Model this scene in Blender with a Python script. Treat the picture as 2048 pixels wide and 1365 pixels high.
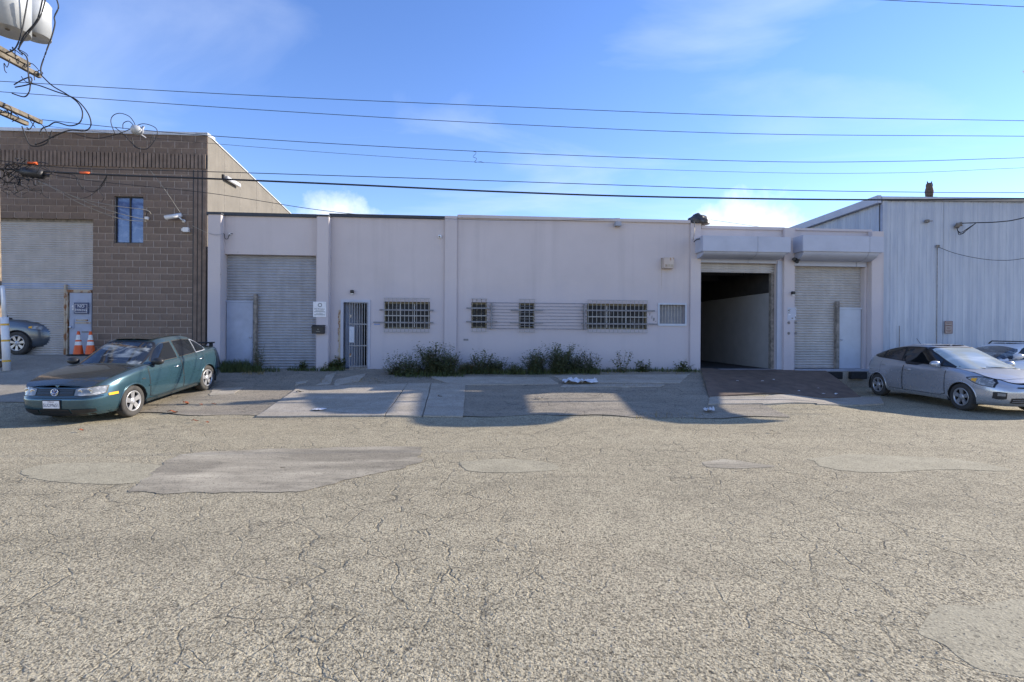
import bpy, bmesh, math, random
from mathutils import Vector, Matrix, noise as mn
R = math.radians
random.seed(7)
for o in list(bpy.data.objects): bpy.data.objects.remove(o)
SC = bpy.context.scene
COL = SC.collection

# ------------------------------------------------------------------ camera
ROLL = R(0.35)
CAMZ = 1.75
cam = bpy.data.cameras.new('camera'); camo = bpy.data.objects.new('camera', cam); COL.objects.link(camo)
cam.sensor_width = 36; cam.lens = 18; cam.clip_start = 0.05; cam.clip_end = 2000
cam.shift_y = -16.5 / 2048
camo.matrix_world = Matrix.Translation((0, 0, CAMZ)) @ Matrix.Rotation(R(90), 4, 'X') @ Matrix.Rotation(ROLL, 4, 'Z')
SC.camera = camo
SC.render.resolution_x = 1024; SC.render.resolution_y = 682

# ------------------------------------------------------------------ sky and sun
SUN = Vector((2.1, 0.69, 1.0)).normalized()
EL = math.asin(SUN.z); AZ = math.atan2(SUN.x, SUN.y)
w = bpy.data.worlds.new('World'); SC.world = w; w.use_nodes = True
nt = w.node_tree; N = nt.nodes; L = nt.links
N.clear()
out = N.new('ShaderNodeOutputWorld'); bg = N.new('ShaderNodeBackground'); bg.inputs[1].default_value = 0.15
sky = N.new('ShaderNodeTexSky'); sky.sky_type = 'NISHITA'; sky.sun_disc = False
sky.sun_elevation = EL; sky.sun_rotation = AZ; sky.air_density = 1.0; sky.dust_density = 0.0; sky.ozone_density = 3.0
hsv = N.new('ShaderNodeHueSaturation'); hsv.inputs['Saturation'].default_value = 1.16; hsv.inputs['Hue'].default_value = 0.508
L.new(sky.outputs[0], hsv.inputs['Color'])
tc = N.new('ShaderNodeTexCoord')
sep = N.new('ShaderNodeSeparateXYZ'); L.new(tc.outputs['Generated'], sep.inputs[0])
def wm(op, a, b=None, clamp=False):
    n = N.new('ShaderNodeMath'); n.operation = op; n.use_clamp = clamp
    for i, v in enumerate((a, b)):
        if v is None: continue
        if isinstance(v, (int, float)): n.inputs[i].default_value = v
        else: L.new(v, n.inputs[i])
    return n.outputs[0]
zz = wm('MAXIMUM', wm('ADD', sep.outputs[2], 0.12), 0.05)
comb = N.new('ShaderNodeCombineXYZ')
L.new(wm('DIVIDE', sep.outputs[0], zz), comb.inputs[0]); L.new(wm('DIVIDE', sep.outputs[1], zz), comb.inputs[1])
mp = N.new('ShaderNodeMapping'); mp.inputs['Scale'].default_value = (0.55, 1.0, 1); mp.inputs['Rotation'].default_value = (0, 0, 0.5); mp.inputs['Location'].default_value = (3.1, 0.4, 0)
L.new(comb.outputs[0], mp.inputs[0])
nz = N.new('ShaderNodeTexNoise'); nz.inputs['Scale'].default_value = 1.7; nz.inputs['Detail'].default_value = 8; nz.inputs['Roughness'].default_value = 0.52; nz.inputs['Distortion'].default_value = 0.6
L.new(mp.outputs[0], nz.inputs[0])
wr = N.new('ShaderNodeMapRange'); wr.inputs[1].default_value = 0.50; wr.inputs[2].default_value = 0.9; wr.inputs[4].default_value = 0.4
L.new(nz.outputs[0], wr.inputs[0])
# low cumulus heads just above the roofs
nz2 = N.new('ShaderNodeTexNoise'); nz2.inputs['Scale'].default_value = 16; nz2.inputs['Detail'].default_value = 7; nz2.inputs['Roughness'].default_value = 0.6
L.new(tc.outputs['Generated'], nz2.inputs[0])
puff = None
def blob(az, el, rad):
    d = Vector((math.sin(az) * math.cos(el), math.cos(az) * math.cos(el), math.sin(el)))
    v = N.new('ShaderNodeVectorMath'); v.operation = 'DISTANCE'; L.new(tc.outputs['Generated'], v.inputs[0]); v.inputs[1].default_value = d
    return wm('SUBTRACT', 1.0, wm('DIVIDE', v.outputs['Value'], rad))
for az, el, rad in ((-19, 11.0, .065), (-17, 10.3, .055), (24.5, 10.6, .075), (21.5, 9.8, .07), (27, 10, .065), (-60, 12, .12), (70, 11, .1), (140, 11, .12), (200, 12, .1), (265, 10, .12)):
    b = blob(R(az), R(el), rad)
    puff = b if puff is None else wm('MAXIMUM', puff, b)
pm = N.new('ShaderNodeMapRange'); pm.inputs[1].default_value = 0.36; pm.inputs[2].default_value = 0.66; pm.inputs[4].default_value = 0.85
L.new(wm('ADD', wm('MULTIPLY', wm('MAXIMUM', puff, -0.5), 0.45), wm('MULTIPLY', nz2.outputs[0], 0.75)), pm.inputs[0])
cl = wm('MAXIMUM', wr.outputs[0], pm.outputs[0], True)
mix = N.new('ShaderNodeMix'); mix.data_type = 'RGBA'
tint = N.new('ShaderNodeMix'); tint.data_type = 'RGBA'; tint.blend_type = 'MULTIPLY'; tint.inputs['Factor'].default_value = 1; L.new(hsv.outputs[0], tint.inputs['A']); tint.inputs['B'].default_value = (1.12, 1.0, 1.06, 1)
L.new(cl, mix.inputs['Factor']); L.new(tint.outputs['Result'], mix.inputs['A']); mix.inputs['B'].default_value = (4.6, 5.0, 5.7, 1)
L.new(mix.outputs['Result'], bg.inputs[0]); L.new(bg.outputs[0], out.inputs[0])
sl = bpy.data.lights.new('sun', 'SUN'); sl.energy = 4.8; sl.angle = R(0.27); sl.color = (1, 0.90, 0.76)
so = bpy.data.objects.new('sun', sl); COL.objects.link(so); so.rotation_euler = SUN.to_track_quat('Z', 'Y').to_euler(); so.location = (30, 10, 30)
VS = SC.view_settings; VS.view_transform = 'Standard'; VS.look = 'None'; VS.gamma = 1; VS.exposure = 0.85; VS.use_curve_mapping = False

# ------------------------------------------------------------------ geometry from the photograph's pixels
def lev(px, py):
    dx, dy = px - 1024, py - 682.5
    c, s = math.cos(ROLL), math.sin(ROLL)
    return (dx * c + dy * s) / 1024, -((-dx * s + dy * c) + 16.5) / 1024      # X/Y, (Z-CAMZ)/Y
class Frame:
    def __init__(s, ox, oy, th): s.o = Vector((ox, oy, 0)); s.th = R(th); s.c = math.cos(s.th); s.s = math.sin(s.th)
    def w(s, u, d, z=0): return Vector((s.o.x + u * s.c - d * s.s, s.o.y + u * s.s + d * s.c, z))
    def px(s, px, py, d=0):
        k, e = lev(px, py)
        a = s.o.x - d * s.s; b = s.o.y + d * s.c
        u = (k * b - a) / (s.c - k * s.s)
        return u, CAMZ + e * (b + u * s.s)
    def u(s, px, py=600, d=0): return s.px(px, py, d)[0]
    def z(s, px, py, d=0): return s.px(px, py, d)[1]
PK = Frame(0, 16.1, 4.5); BR = Frame(-9.4, 15.75, 3.0); MT = Frame(12.5, 17.2, 1.0)
WORLD = Frame(0, 0, 0)
def atY(px, py, Y): k, e = lev(px, py); return Vector((k * Y, Y, CAMZ + e * Y))
def sm(t): t = max(0, min(1, t)); return t * t * (3 - 2 * t)
def Yf(X): return 16.1 + .0787 * X
def G(X, Y):
    H = 0.60 + 0.38 * sm((-9.0 - X) / 1.4)
    H = H + (0.04 - H) * sm((X - 6.4) / 2.2)
    t = (Y - 10.0) / (Yf(X) - 10.0)
    base = 0
    if t <= 0: return base
    t = min(t, 1.0)
    return base + H * (t ** 1.25)
def ground(px, py):
    k, e = lev(px, py); z = 0
    for i in range(30): Y = (z - CAMZ) / e; z += (G(k * Y, Y) - z) * .6
    return Vector((k * Y, Y, z))

# ------------------------------------------------------------------ materials
def nodes(name):
    m = bpy.data.materials.new(name); m.use_nodes = True; t = m.node_tree; p = t.nodes['Principled BSDF']
    return m, t, t.nodes, t.links, p
def ramp(t, fac, stops):
    r = t.nodes.new('ShaderNodeValToRGB'); e = r.color_ramp.elements
    while len(e) < len(stops): e.new(0.5)
    for k, (pos, c) in zip(e, stops): k.position = pos; k.color = (*c, 1) if len(c) == 3 else c
    t.links.new(fac, r.inputs[0]); return r.outputs[0]
def noise(t, sc, det=5, rough=.55, scale3=(1, 1, 1), dist=0, coord='Object', loc=(0, 0, 0)):
    tc = t.nodes.new('ShaderNodeTexCoord'); mp = t.nodes.new('ShaderNodeMapping'); mp.inputs['Scale'].default_value = scale3; mp.inputs['Location'].default_value = loc
    n = t.nodes.new('ShaderNodeTexNoise'); n.inputs['Scale'].default_value = sc; n.inputs['Detail'].default_value = det; n.inputs['Roughness'].default_value = rough; n.inputs['Distortion'].default_value = dist
    t.links.new(tc.outputs[coord], mp.inputs[0]); t.links.new(mp.outputs[0], n.inputs[0]); return n.outputs[0]
def voro(t, sc, feat='F1', rnd=1.0, out='Distance', warp=None):
    tc = t.nodes.new('ShaderNodeTexCoord'); v = t.nodes.new('ShaderNodeTexVoronoi'); v.feature = feat; v.inputs['Scale'].default_value = sc; v.inputs['Randomness'].default_value = rnd
    src = tc.outputs['Object']
    if warp:
        nn = t.nodes.new('ShaderNodeTexNoise'); nn.inputs['Scale'].default_value = warp[0]; nn.inputs['Detail'].default_value = 4
        t.links.new(src, nn.inputs[0]); mx = t.nodes.new('ShaderNodeVectorMath'); mx.operation = 'MULTIPLY_ADD'
        t.links.new(nn.outputs['Color'], mx.inputs[0]); mx.inputs[1].default_value = (warp[1],) * 3; t.links.new(src, mx.inputs[2]); src = mx.outputs[0]
    t.links.new(src, v.inputs['Vector']); return v.outputs[out]
def mth(t, op, a, b=None, clamp=False):
    n = t.nodes.new('ShaderNodeMath'); n.operation = op; n.use_clamp = clamp
    for i, v in enumerate((a, b)):
        if v is None: continue
        if isinstance(v, (int, float)): n.inputs[i].default_value = v
        else: t.links.new(v, n.inputs[i])
    return n.outputs[0]
def mixc(t, f, a, b, mode='MIX'):
    n = t.nodes.new('ShaderNodeMix'); n.data_type = 'RGBA'; n.blend_type = mode
    for s, v in (('Factor', f), ('A', a), ('B', b)):
        i = n.inputs[s]
        if isinstance(v, (int, float)): i.default_value = v
        elif isinstance(v, tuple): i.default_value = (*v, 1)
        else: t.links.new(v, i)
    return n.outputs['Result']
def bump(t, p, h, st=.5, dist=.01):
    b = t.nodes.new('ShaderNodeBump'); b.inputs['Strength'].default_value = st; b.inputs['Distance'].default_value = dist
    t.links.new(h, b.inputs['Height']); t.links.new(b.outputs[0], p.inputs['Normal'])
def pl(name, c, rough=.6, metal=0, var=.12, sc=6, bmp=0, bsc=40, coat=0, spec=.5, streak=False, c2=None, rnd=0):
    """painted or raw surface with uneven tone, optional vertical streaks and fine relief"""
    m, t, n, l, p = nodes(name)
    lo = tuple(x * (1 - var) for x in c) if c2 is None else c2; hi = tuple(min(1, x * (1 + var)) for x in c)
    f = noise(t, sc, 6, .6)
    col = ramp(t, f, [(.3, lo), (.7, hi)])
    if streak:
        f2 = noise(t, 5, 5, .6, (1, 1, .06)); col = mixc(t, mth(t, 'MULTIPLY', mth(t, 'SUBTRACT', f2, .45, True), 1.6, True), col, tuple(x * .72 for x in c))
    if rnd:
        oi = n.new('ShaderNodeObjectInfo'); col = mixc(t, mth(t, 'MULTIPLY', oi.outputs['Random'], rnd), col, tuple(x * .45 for x in c))
    l.new(col, p.inputs['Base Color'])
    rr = noise(t, sc * 3, 4); l.new(mth(t, 'ADD', mth(t, 'MULTIPLY', rr, .25), rough - .12), p.inputs['Roughness'])
    p.inputs['Metallic'].default_value = metal; p.inputs['Coat Weight'].default_value = coat; p.inputs['Coat Roughness'].default_value = .06; p.inputs['Specular IOR Level'].default_value = spec
    if bmp: bump(t, p, noise(t, bsc, 6, .65), bmp, .01)
    return m
def asphalt(name, base, pit, dens=1.0, crack=1.0, tint=(.39, .328, .222), scuff=None):
    m, t, n, l, p = nodes(name)
    big = noise(t, .35, 4, .6); dirt = noise(t, .9, 5, .65, (.35, 1, 1), .5, loc=(9, 3, 0)); mid = noise(t, 3.0, 6, .65); fine = noise(t, 60, 3, .7)
    v1 = voro(t, 62, 'F1'); v2 = voro(t, 130, 'F1'); n1 = noise(t, 19, 4, .7); n3 = noise(t, 46, 3, .75)
    ce = voro(t, 2.1, 'DISTANCE_TO_EDGE', 1, 'Distance', (2.2, .35)); ce2 = voro(t, 5.5, 'DISTANCE_TO_EDGE', 1, 'Distance', (5, .14))
    lo = tuple(x * .80 for x in base); hi = tuple(x * 1.14 for x in base)
    col = ramp(t, mid, [(.3, lo), (.68, hi)])
    col = mixc(t, mth(t, 'MULTIPLY', mth(t, 'SUBTRACT', big, .48, True), 2.2, True), col, tint)
    col = mixc(t, ramp(t, fine, [(.35, (0, 0, 0)), (.75, (1, 1, 1))]), col, tuple(x * 1.35 for x in base), 'MIX') if False else col
    col = mixc(t, mth(t, 'MULTIPLY', mth(t, 'SUBTRACT', dirt, .5, True), 2.4 * dens, True), col, tuple(x * .62 for x in base))
    if scuff: col = mixc(t, mth(t, 'MULTIPLY', mth(t, 'SUBTRACT', noise(t, 1.1, 7, .7, (.45, 1.5, 1), .4, loc=(2, 5, 0)), .44, True), 3.6, True), col, scuff)
    lane = noise(t, .8, 4, .6, (.06, 1, 1), .2, loc=(0, 1.3, 0)); col = mixc(t, mth(t, 'MULTIPLY', mth(t, 'SUBTRACT', lane, .47, True), 2.6 * dens, True), col, tuple(min(1, x * 1.22) for x in base))
    oil = noise(t, 1.7, 5, .6, loc=(5, 8, 0)); col = mixc(t, mth(t, 'MULTIPLY', mth(t, 'SUBTRACT', oil, .66, True), 6, True), col, tuple(x * .45 for x in base))
    # stones: scattered lighter and darker grains
    vc = voro(t, 85, 'F1', 1, 'Color'); sepc = n.new('ShaderNodeSeparateColor'); l.new(vc, sepc.inputs[0])
    g = sepc.outputs[0]
    col = mixc(t, mth(t, 'MULTIPLY', mth(t, 'GREATER_THAN', g, .82), .35), col, tuple(min(1, x * 1.6) for x in base))
    col = mixc(t, mth(t, 'MULTIPLY', mth(t, 'LESS_THAN', g, .30 * dens), .65), col, tuple(x * .34 for x in base))
    # pits where the binder has gone
    pits = mth(t, 'MULTIPLY', mth(t, 'SUBTRACT', n3, .55, True), 10 * dens, True)
    col = mixc(t, mth(t, 'MULTIPLY', pits, .85), col, pit)
    pits2 = mth(t, 'MULTIPLY', mth(t, 'SUBTRACT', n1, .585, True), 12 * dens, True)
    col = mixc(t, mth(t, 'MULTIPLY', pits2, .8), col, pit)
    wide = mth(t, 'MULTIPLY', mth(t, 'SUBTRACT', noise(t, .5, 3, .5, loc=(4, 2, 0)), .36, True), 5, True)
    ck = mth(t, 'MULTIPLY', mth(t, 'SUBTRACT', 1, mth(t, 'MULTIPLY', ce, 38), True), wide, True)
    ck2 = mth(t, 'MULTIPLY', mth(t, 'SUBTRACT', 1, mth(t, 'MULTIPLY', ce2, 34), True), mth(t, 'MULTIPLY', wide, .7), True)
    ck = mth(t, 'MULTIPLY', mth(t, 'MAXIMUM', ck, ck2), mth(t, 'MULTIPLY', mth(t, 'SUBTRACT', noise(t, 4, 3, .5, loc=(1, 7, 0)), .36, True), 6, True), True)
    col = mixc(t, mth(t, 'MULTIPLY', ck, .5 * crack), col, pit)
    l.new(col, p.inputs['Base Color']); p.inputs['Roughness'].default_value = .95; p.inputs['Specular IOR Level'].default_value = .2
    h = mth(t, 'SUBTRACT', mth(t, 'MULTIPLY', n1, 1.2), mth(t, 'MULTIPLY', v1, .8))
    h = mth(t, 'SUBTRACT', h, mth(t, 'MULTIPLY', v2, .4)); h = mth(t, 'SUBTRACT', h, mth(t, 'MULTIPLY', pits, .8)); h = mth(t, 'SUBTRACT', h, mth(t, 'MULTIPLY', ck, 1.6 * crack)); h = mth(t, 'SUBTRACT', h, mth(t, 'MULTIPLY', pits2, 1.0))
    bump(t, p, h, .55 * dens ** .5, .010)
    return m
def rusty(name, c, rust=(.22, .09, .03), amt=.5, sc=9, rough=.65):
    m, t, n, l, p = nodes(name)
    f = noise(t, sc, 7, .65, (1, 1, .5)); k = ramp(t, f, [(amt, (0, 0, 0)), (amt + .08, (1, 1, 1))])
    base = ramp(t, noise(t, 3, 5), [(.3, tuple(x * .85 for x in c)), (.7, tuple(min(1, x * 1.1) for x in c))])
    l.new(mixc(t, k, base, rust), p.inputs['Base Color']); p.inputs['Roughness'].default_value = rough
    bump(t, p, f, .2, .01); return m
def wallmat():
    m, t, n, l, p = nodes('pink_stucco')
    c = (.565, .51, .505)
    big = noise(t, .55, 6, .6); st = noise(t, 2.4, 6, .62, (1, 1, .05)); fine = noise(t, 9, 6, .7)
    col = ramp(t, big, [(.3, tuple(x * .93 for x in c)), (.7, tuple(x * 1.05 for x in c))])
    col = mixc(t, mth(t, 'MULTIPLY', mth(t, 'SUBTRACT', st, .52, True), 1.3, True), col, (.38, .345, .34))
    col = mixc(t, mth(t, 'MULTIPLY', mth(t, 'SUBTRACT', fine, .64, True), 3.5, True), col, (.33, .30, .295))
    chip = noise(t, 3.2, 8, .75, loc=(6, 0, 2)); col = mixc(t, mth(t, 'MULTIPLY', mth(t, 'SUBTRACT', chip, .655, True), 14, True), col, (.30, .27, .24))
    # cooler tone towards the bottom, with an uneven top edge
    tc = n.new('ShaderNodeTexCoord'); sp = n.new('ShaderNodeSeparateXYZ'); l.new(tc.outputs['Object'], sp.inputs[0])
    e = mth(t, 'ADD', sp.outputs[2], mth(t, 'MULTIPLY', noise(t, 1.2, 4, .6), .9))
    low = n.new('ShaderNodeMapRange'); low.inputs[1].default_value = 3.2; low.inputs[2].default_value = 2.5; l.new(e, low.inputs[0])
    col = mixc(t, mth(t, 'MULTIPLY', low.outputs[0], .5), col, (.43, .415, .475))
    l.new(col, p.inputs['Base Color']); p.inputs['Roughness'].default_value = .85; p.inputs['Specular IOR Level'].default_value = .25
    bump(t, p, mth(t, 'ADD', noise(t, 60, 5, .7), mth(t, 'MULTIPLY', noise(t, 4, 4, .6), 2)), .22, .01); return m
def siding():
    m, t, n, l, p = nodes('weathered_siding')
    c = (.45, .49, .56)
    a = noise(t, 4.5, 6, .65, (1, 1, .05)); b = noise(t, .6, 5, .6); d = noise(t, 14, 5, .65, (1, 1, .08), loc=(3, 1, 0))
    oi = n.new('ShaderNodeObjectInfo')
    col = ramp(t, a, [(.3, (.31, .36, .46)), (.5, c), (.7, (.56, .595, .65))])
    col = mixc(t, mth(t, 'MULTIPLY', mth(t, 'SUBTRACT', b, .45, True), 1.6, True), col, (.35, .385, .45))
    col = mixc(t, mth(t, 'MULTIPLY', mth(t, 'SUBTRACT', d, .55, True), 2.2, True), col, (.22, .25, .33))
    col = mixc(t, mth(t, 'MULTIPLY', oi.outputs['Random'], .25), col, (.33, .36, .42))
    l.new(col, p.inputs['Base Color']); p.inputs['Roughness'].default_value = .62; p.inputs['Metallic'].default_value = .05
    bump(t, p, noise(t, 3, 4, .6, (1, 1, .3)), .12, .02); return m
def paint(name, c, rough=.28, coat=.6, metal=.35, dust=.25, dustc=(.28, .25, .20)):
    m, t, n, l, p = nodes(name)
    f = noise(t, 5, 6, .65); g = n.new('ShaderNodeNewGeometry'); sp = n.new('ShaderNodeSeparateXYZ'); l.new(g.outputs['Normal'], sp.inputs[0])
    up = mth(t, 'MULTIPLY', mth(t, 'MAXIMUM', sp.outputs[2], 0.15), dust)
    k = mth(t, 'MULTIPLY', up, mth(t, 'ADD', mth(t, 'MULTIPLY', f, .4), .7), True)
    l.new(mixc(t, k, c, dustc), p.inputs['Base Color']); p.inputs['Metallic'].default_value = metal
    l.new(mth(t, 'ADD', mth(t, 'MULTIPLY', k, .5), rough), p.inputs['Roughness']); p.inputs['Coat Weight'].default_value = coat; p.inputs['Coat Roughness'].default_value = .05
    return m
def glass(name, c=(.012, .016, .02), rough=.05, var=0, c2=(.3, .3, .28), sc=5):
    m, t, n, l, p = nodes(name)
    if var:
        f = noise(t, sc, 6, .6, (1, .35, 1), .8); l.new(mixc(t, mth(t, 'MULTIPLY', mth(t, 'SUBTRACT', f, .5, True), var * 8, True), c, c2), p.inputs['Base Color'])
    else: p.inputs['Base Color'].default_value = (*c, 1)
    p.inputs['Roughness'].default_value = rough; p.inputs['Specular IOR Level'].default_value = .6; p.inputs['Coat Weight'].default_value = .5; p.inputs['Coat Roughness'].default_value = .02
    bump(t, p, noise(t, 2.5, 2), .02, .01)
    if name == 'window_glass': p.inputs['Roughness'].default_value = .35; p.inputs['Specular IOR Level'].default_value = .15; p.inputs['Coat Weight'].default_value = 0
    return m
def flat(name, c, rough=.6, metal=0):
    return pl(name, c, rough, metal, .08, 12)
def leafm(name, a, b):
    m, t, n, l, p = nodes(name)
    oi = n.new('ShaderNodeObjectInfo'); f = noise(t, 7, 4, .6)
    l.new(mixc(t, mth(t, 'MULTIPLY', oi.outputs['Random'], .3), ramp(t, f, [(.3, a), (.7, b)]), (.09, .085, .04)), p.inputs['Base Color'])
    p.inputs['Roughness'].default_value = .6; p.inputs['Specular IOR Level'].default_value = .3
    tr = n.new('ShaderNodeBsdfTranslucent'); tr.inputs[0].default_value = (*b, 1); ms = n.new('ShaderNodeMixShader'); ms.inputs[0].default_value = .25
    l.new(p.outputs[0], ms.inputs[1]); l.new(tr.outputs[0], ms.inputs[2]); l.new(ms.outputs[0], n['Material Output'].inputs[0]); return m
M = {}
M['asphalt'] = asphalt('coarse_asphalt', (.385, .338, .236), (.036, .032, .027))
M['apron'] = asphalt('apron_asphalt', (.27, .238, .19), (.05, .045, .04), .55, 1.2, (.30, .255, .185), (.38, .335, .26))
M['patch'] = asphalt('fine_patch', (.225, .20, .152), (.06, .055, .05), .2, .25, (.30, .265, .20), (.52, .465, .355))
M['patch2'] = asphalt('sandy_patch', (.345, .31, .22), (.08, .07, .06), .28, .3, (.36, .32, .225))
M['concrete'] = asphalt('worn_concrete', (.39, .352, .295), (.10, .095, .085), .2, .6, (.33, .295, .25), (.28, .245, .19))
M['driveway'] = asphalt('driveway_concrete', (.31, .285, .24), (.14, .13, .12), .14, .5, (.28, .26, .22), (.25, .225, .185))
M['plate'] = pl('ramp_plate', (.15, .108, .082), .72, .2, .3, 3, .25, 30, streak=False)
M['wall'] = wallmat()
M['block'] = pl('split_block', (.225, .172, .140), .95, 0, .28, 3.5, .7, 55, rnd=.35, spec=.2)
M['mortar'] = pl('mortar', (.42, .36, .32), .95, 0, .2, 8, .3, 60)
M['panelwall'] = pl('cast_wall', (.17, .155, .132), .9, 0, .12, 1.5, .25, 50, streak=True)
M['siding'] = siding()
M['trim'] = pl('grey_trim', (.34, .36, .42), .6, .1, .15, 4, streak=True)
M['white'] = pl('white_paint', (.70, .70, .70), .55, 0, .08, 6)
M['bar'] = pl('white_bar', (.33, .32, .305), .55, 0, .2, 12)
M['gatebar'] = pl('gate_bar', (.25, .25, .26), .6, .1, .25, 12)
M['awn'] = pl('awning_paint', (.43, .455, .535), .6, .05, .07, 2, .08, 8)
M['slat'] = pl('galvanised_slat', (.37, .38, .415), .5, .25, .12, 3, streak=True)
M['slat2'] = pl('beige_slat', (.46, .44, .425), .5, .1, .1, 3, streak=True)
M['slatb'] = pl('blue_slat', (.25, .33, .48), .5, .1, .15, 3)
M['bluedoor'] = pl('blue_grey_door', (.32, .365, .47), .5, 0, .12, 3, .1, 15)
M['palerdoor'] = pl('pale_door', (.45, .49, .56), .5, 0, .07, 3)
M['coping'] = pl('dark_coping', (.045, .052, .065), .7, 0, .2, 4)
M['capmetal'] = pl('pale_cap', (.55, .55, .56), .45, .3, .1, 4)
M['post'] = pl('grimy_post', (.22, .20, .18), .8, .1, .5, 9, .4, 30)
M['rust'] = rusty('rusted_frame', (.42, .36, .28), amt=.5)
M['rustbar'] = rusty('stained_bar', (.30, .27, .22), (.07, .05, .02), .46, 14)
M['rustbox'] = rusty('rusty_box', (.52, .44, .38), (.30, .14, .05), .57, 7)
M['grimebar'] = pl('grey_strap', (.22, .22, .235), .7, .2, .3, 10)
M['black'] = pl('black_plastic', (.02, .02, .022), .5, 0, .2, 10)
M['rubber'] = pl('rubber', (.022, .022, .023), .9, 0, .25, 15, .2, 60)
M['tyre'] = pl('tyre_rubber', (.03, .029, .028), .85, 0, .25, 20, .3, 90, c2=(.06, .055, .05))
M['alloy'] = pl('alloy', (.42, .42, .43), .38, .6, .1, 12)
M['chrome'] = pl('chrome', (.75, .76, .78), .15, 1, .05, 8)
M['wire'] = pl('wire_black', (.018, .018, .02), .6, 0, .2, 3)
M['wire2'] = pl('wire_pale', (.30, .28, .24), .7, 0, .3, 8)
M['wood'] = pl('weathered_wood', (.17, .145, .11), .9, 0, .35, 5, .5, 30, c2=(.07, .06, .048))
M['pole'] = pl('pole_wood', (.27, .205, .15), .95, 0, .4, 8, .8, 25, c2=(.10, .075, .055))
M['tank'] = pl('transformer_grey', (.40, .42, .44), .45, .1, .08, 4)
M['orange'] = pl('cone_orange', (.75, .115, .02), .5, 0, .15, 9)
M['refl'] = pl('cone_white', (.72, .72, .70), .45, 0, .1, 14)
M['yellow'] = pl('yellow_band', (.68, .40, .04), .5, 0, .1, 9)
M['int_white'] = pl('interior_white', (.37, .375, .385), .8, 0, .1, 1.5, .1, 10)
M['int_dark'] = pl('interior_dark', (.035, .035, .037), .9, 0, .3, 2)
M['paper'] = pl('paper', (.72, .72, .74), .7, 0, .1, 9)
M['navy'] = pl('navy_sign', (.035, .05, .12), .5, 0, .15, 9)
M['signred'] = pl('sign_beige', (.36, .30, .27), .6, 0, .1, 9)
M['brown'] = pl('brown_print', (.16, .06, .05), .6, 0, .1, 9)
M['ink'] = pl('dark_ink', (.05, .07, .07), .6, 0, .1, 9)
M['winglass'] = glass('window_glass', (.028, .031, .037), .15, .45, (.14, .14, .145), 3)
M['bluewin'] = glass('blue_window_glass', (.10, .16, .34), .08, .5, (.24, .30, .48), 6)
M['blind'] = pl('window_blind', (.30, .31, .34), .6, 0, .2, 6, streak=True)
M['yellowframe'] = pl('yellowed_frame', (.20, .175, .115), .7, 0, .25, 9)
M['whiteframe'] = pl('window_frame_white', (.60, .60, .60), .5, 0, .1, 9)
M['leafdark'] = leafm('weed_leaf', (.085, .115, .06), (.18, .21, .115))
M['leafgreen'] = leafm('grass_leaf', (.06, .095, .03), (.13, .16, .06))
M['dry'] = leafm('dry_leaf', (.22, .17, .08), (.34, .27, .13))
M['stem'] = pl('stem', (.12, .10, .06), .8)
M['deadleaf'] = pl('dead_leaf', (.30, .09, .035), .7, 0, .4, 30)
M['tarp'] = pl('dark_tarp', (.05, .045, .042), .45, 0, .5, 6, .8, 14)
M['owl'] = pl('owl_brown', (.10, .07, .05), .8, 0, .5, 18)
M['stone'] = pl('loose_stone', (.30, .27, .22), .9, 0, .4, 30)
M['teal'] = paint('teal_paint', (.032, .090, .122), .22, .7, .5, .25)
M['tealdark'] = paint('dark_teal_panel', (.014, .030, .038), .16, 1.0, .3, .22, (.14, .13, .115))  # darker teal than the body; also paints the building shade at the rear quarter
M['silver'] = paint('silver_paint', (.50, .515, .55), .26, .7, .55, .2, (.40, .38, .34))
M['suvgrey'] = paint('slate_paint', (.10, .125, .16), .25, .6, .5, .2)
M['whitecar'] = paint('white_car_paint', (.70, .72, .75), .25, .6, 0, .1)
M['carglass'] = glass('car_glass', (.010, .012, .014), .04)
M['wshield'] = glass('windscreen', (.016, .022, .032), .05, .75, (.30, .33, .33), 4.5)  # pale streaks in the glass colour imitate reflections
M['wshield2'] = glass('windscreen_shade', (.42, .46, .44), .10, .5, (.75, .76, .70), 2.5)
M['lamp'] = glass('lamp_lens', (.20, .21, .215), .08, .6, (.55, .56, .56), 14)
M['amber'] = pl('amber_lens', (.85, .42, .03), .2, 0, .1, 20)
M['redlens'] = pl('red_lens', (.30, .02, .02), .2)
M['badge'] = pl('badge_blue', (.10, .14, .36), .3, .3)
M['bluepaint'] = pl('blue_chalk', (.12, .25, .60), .8)

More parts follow.
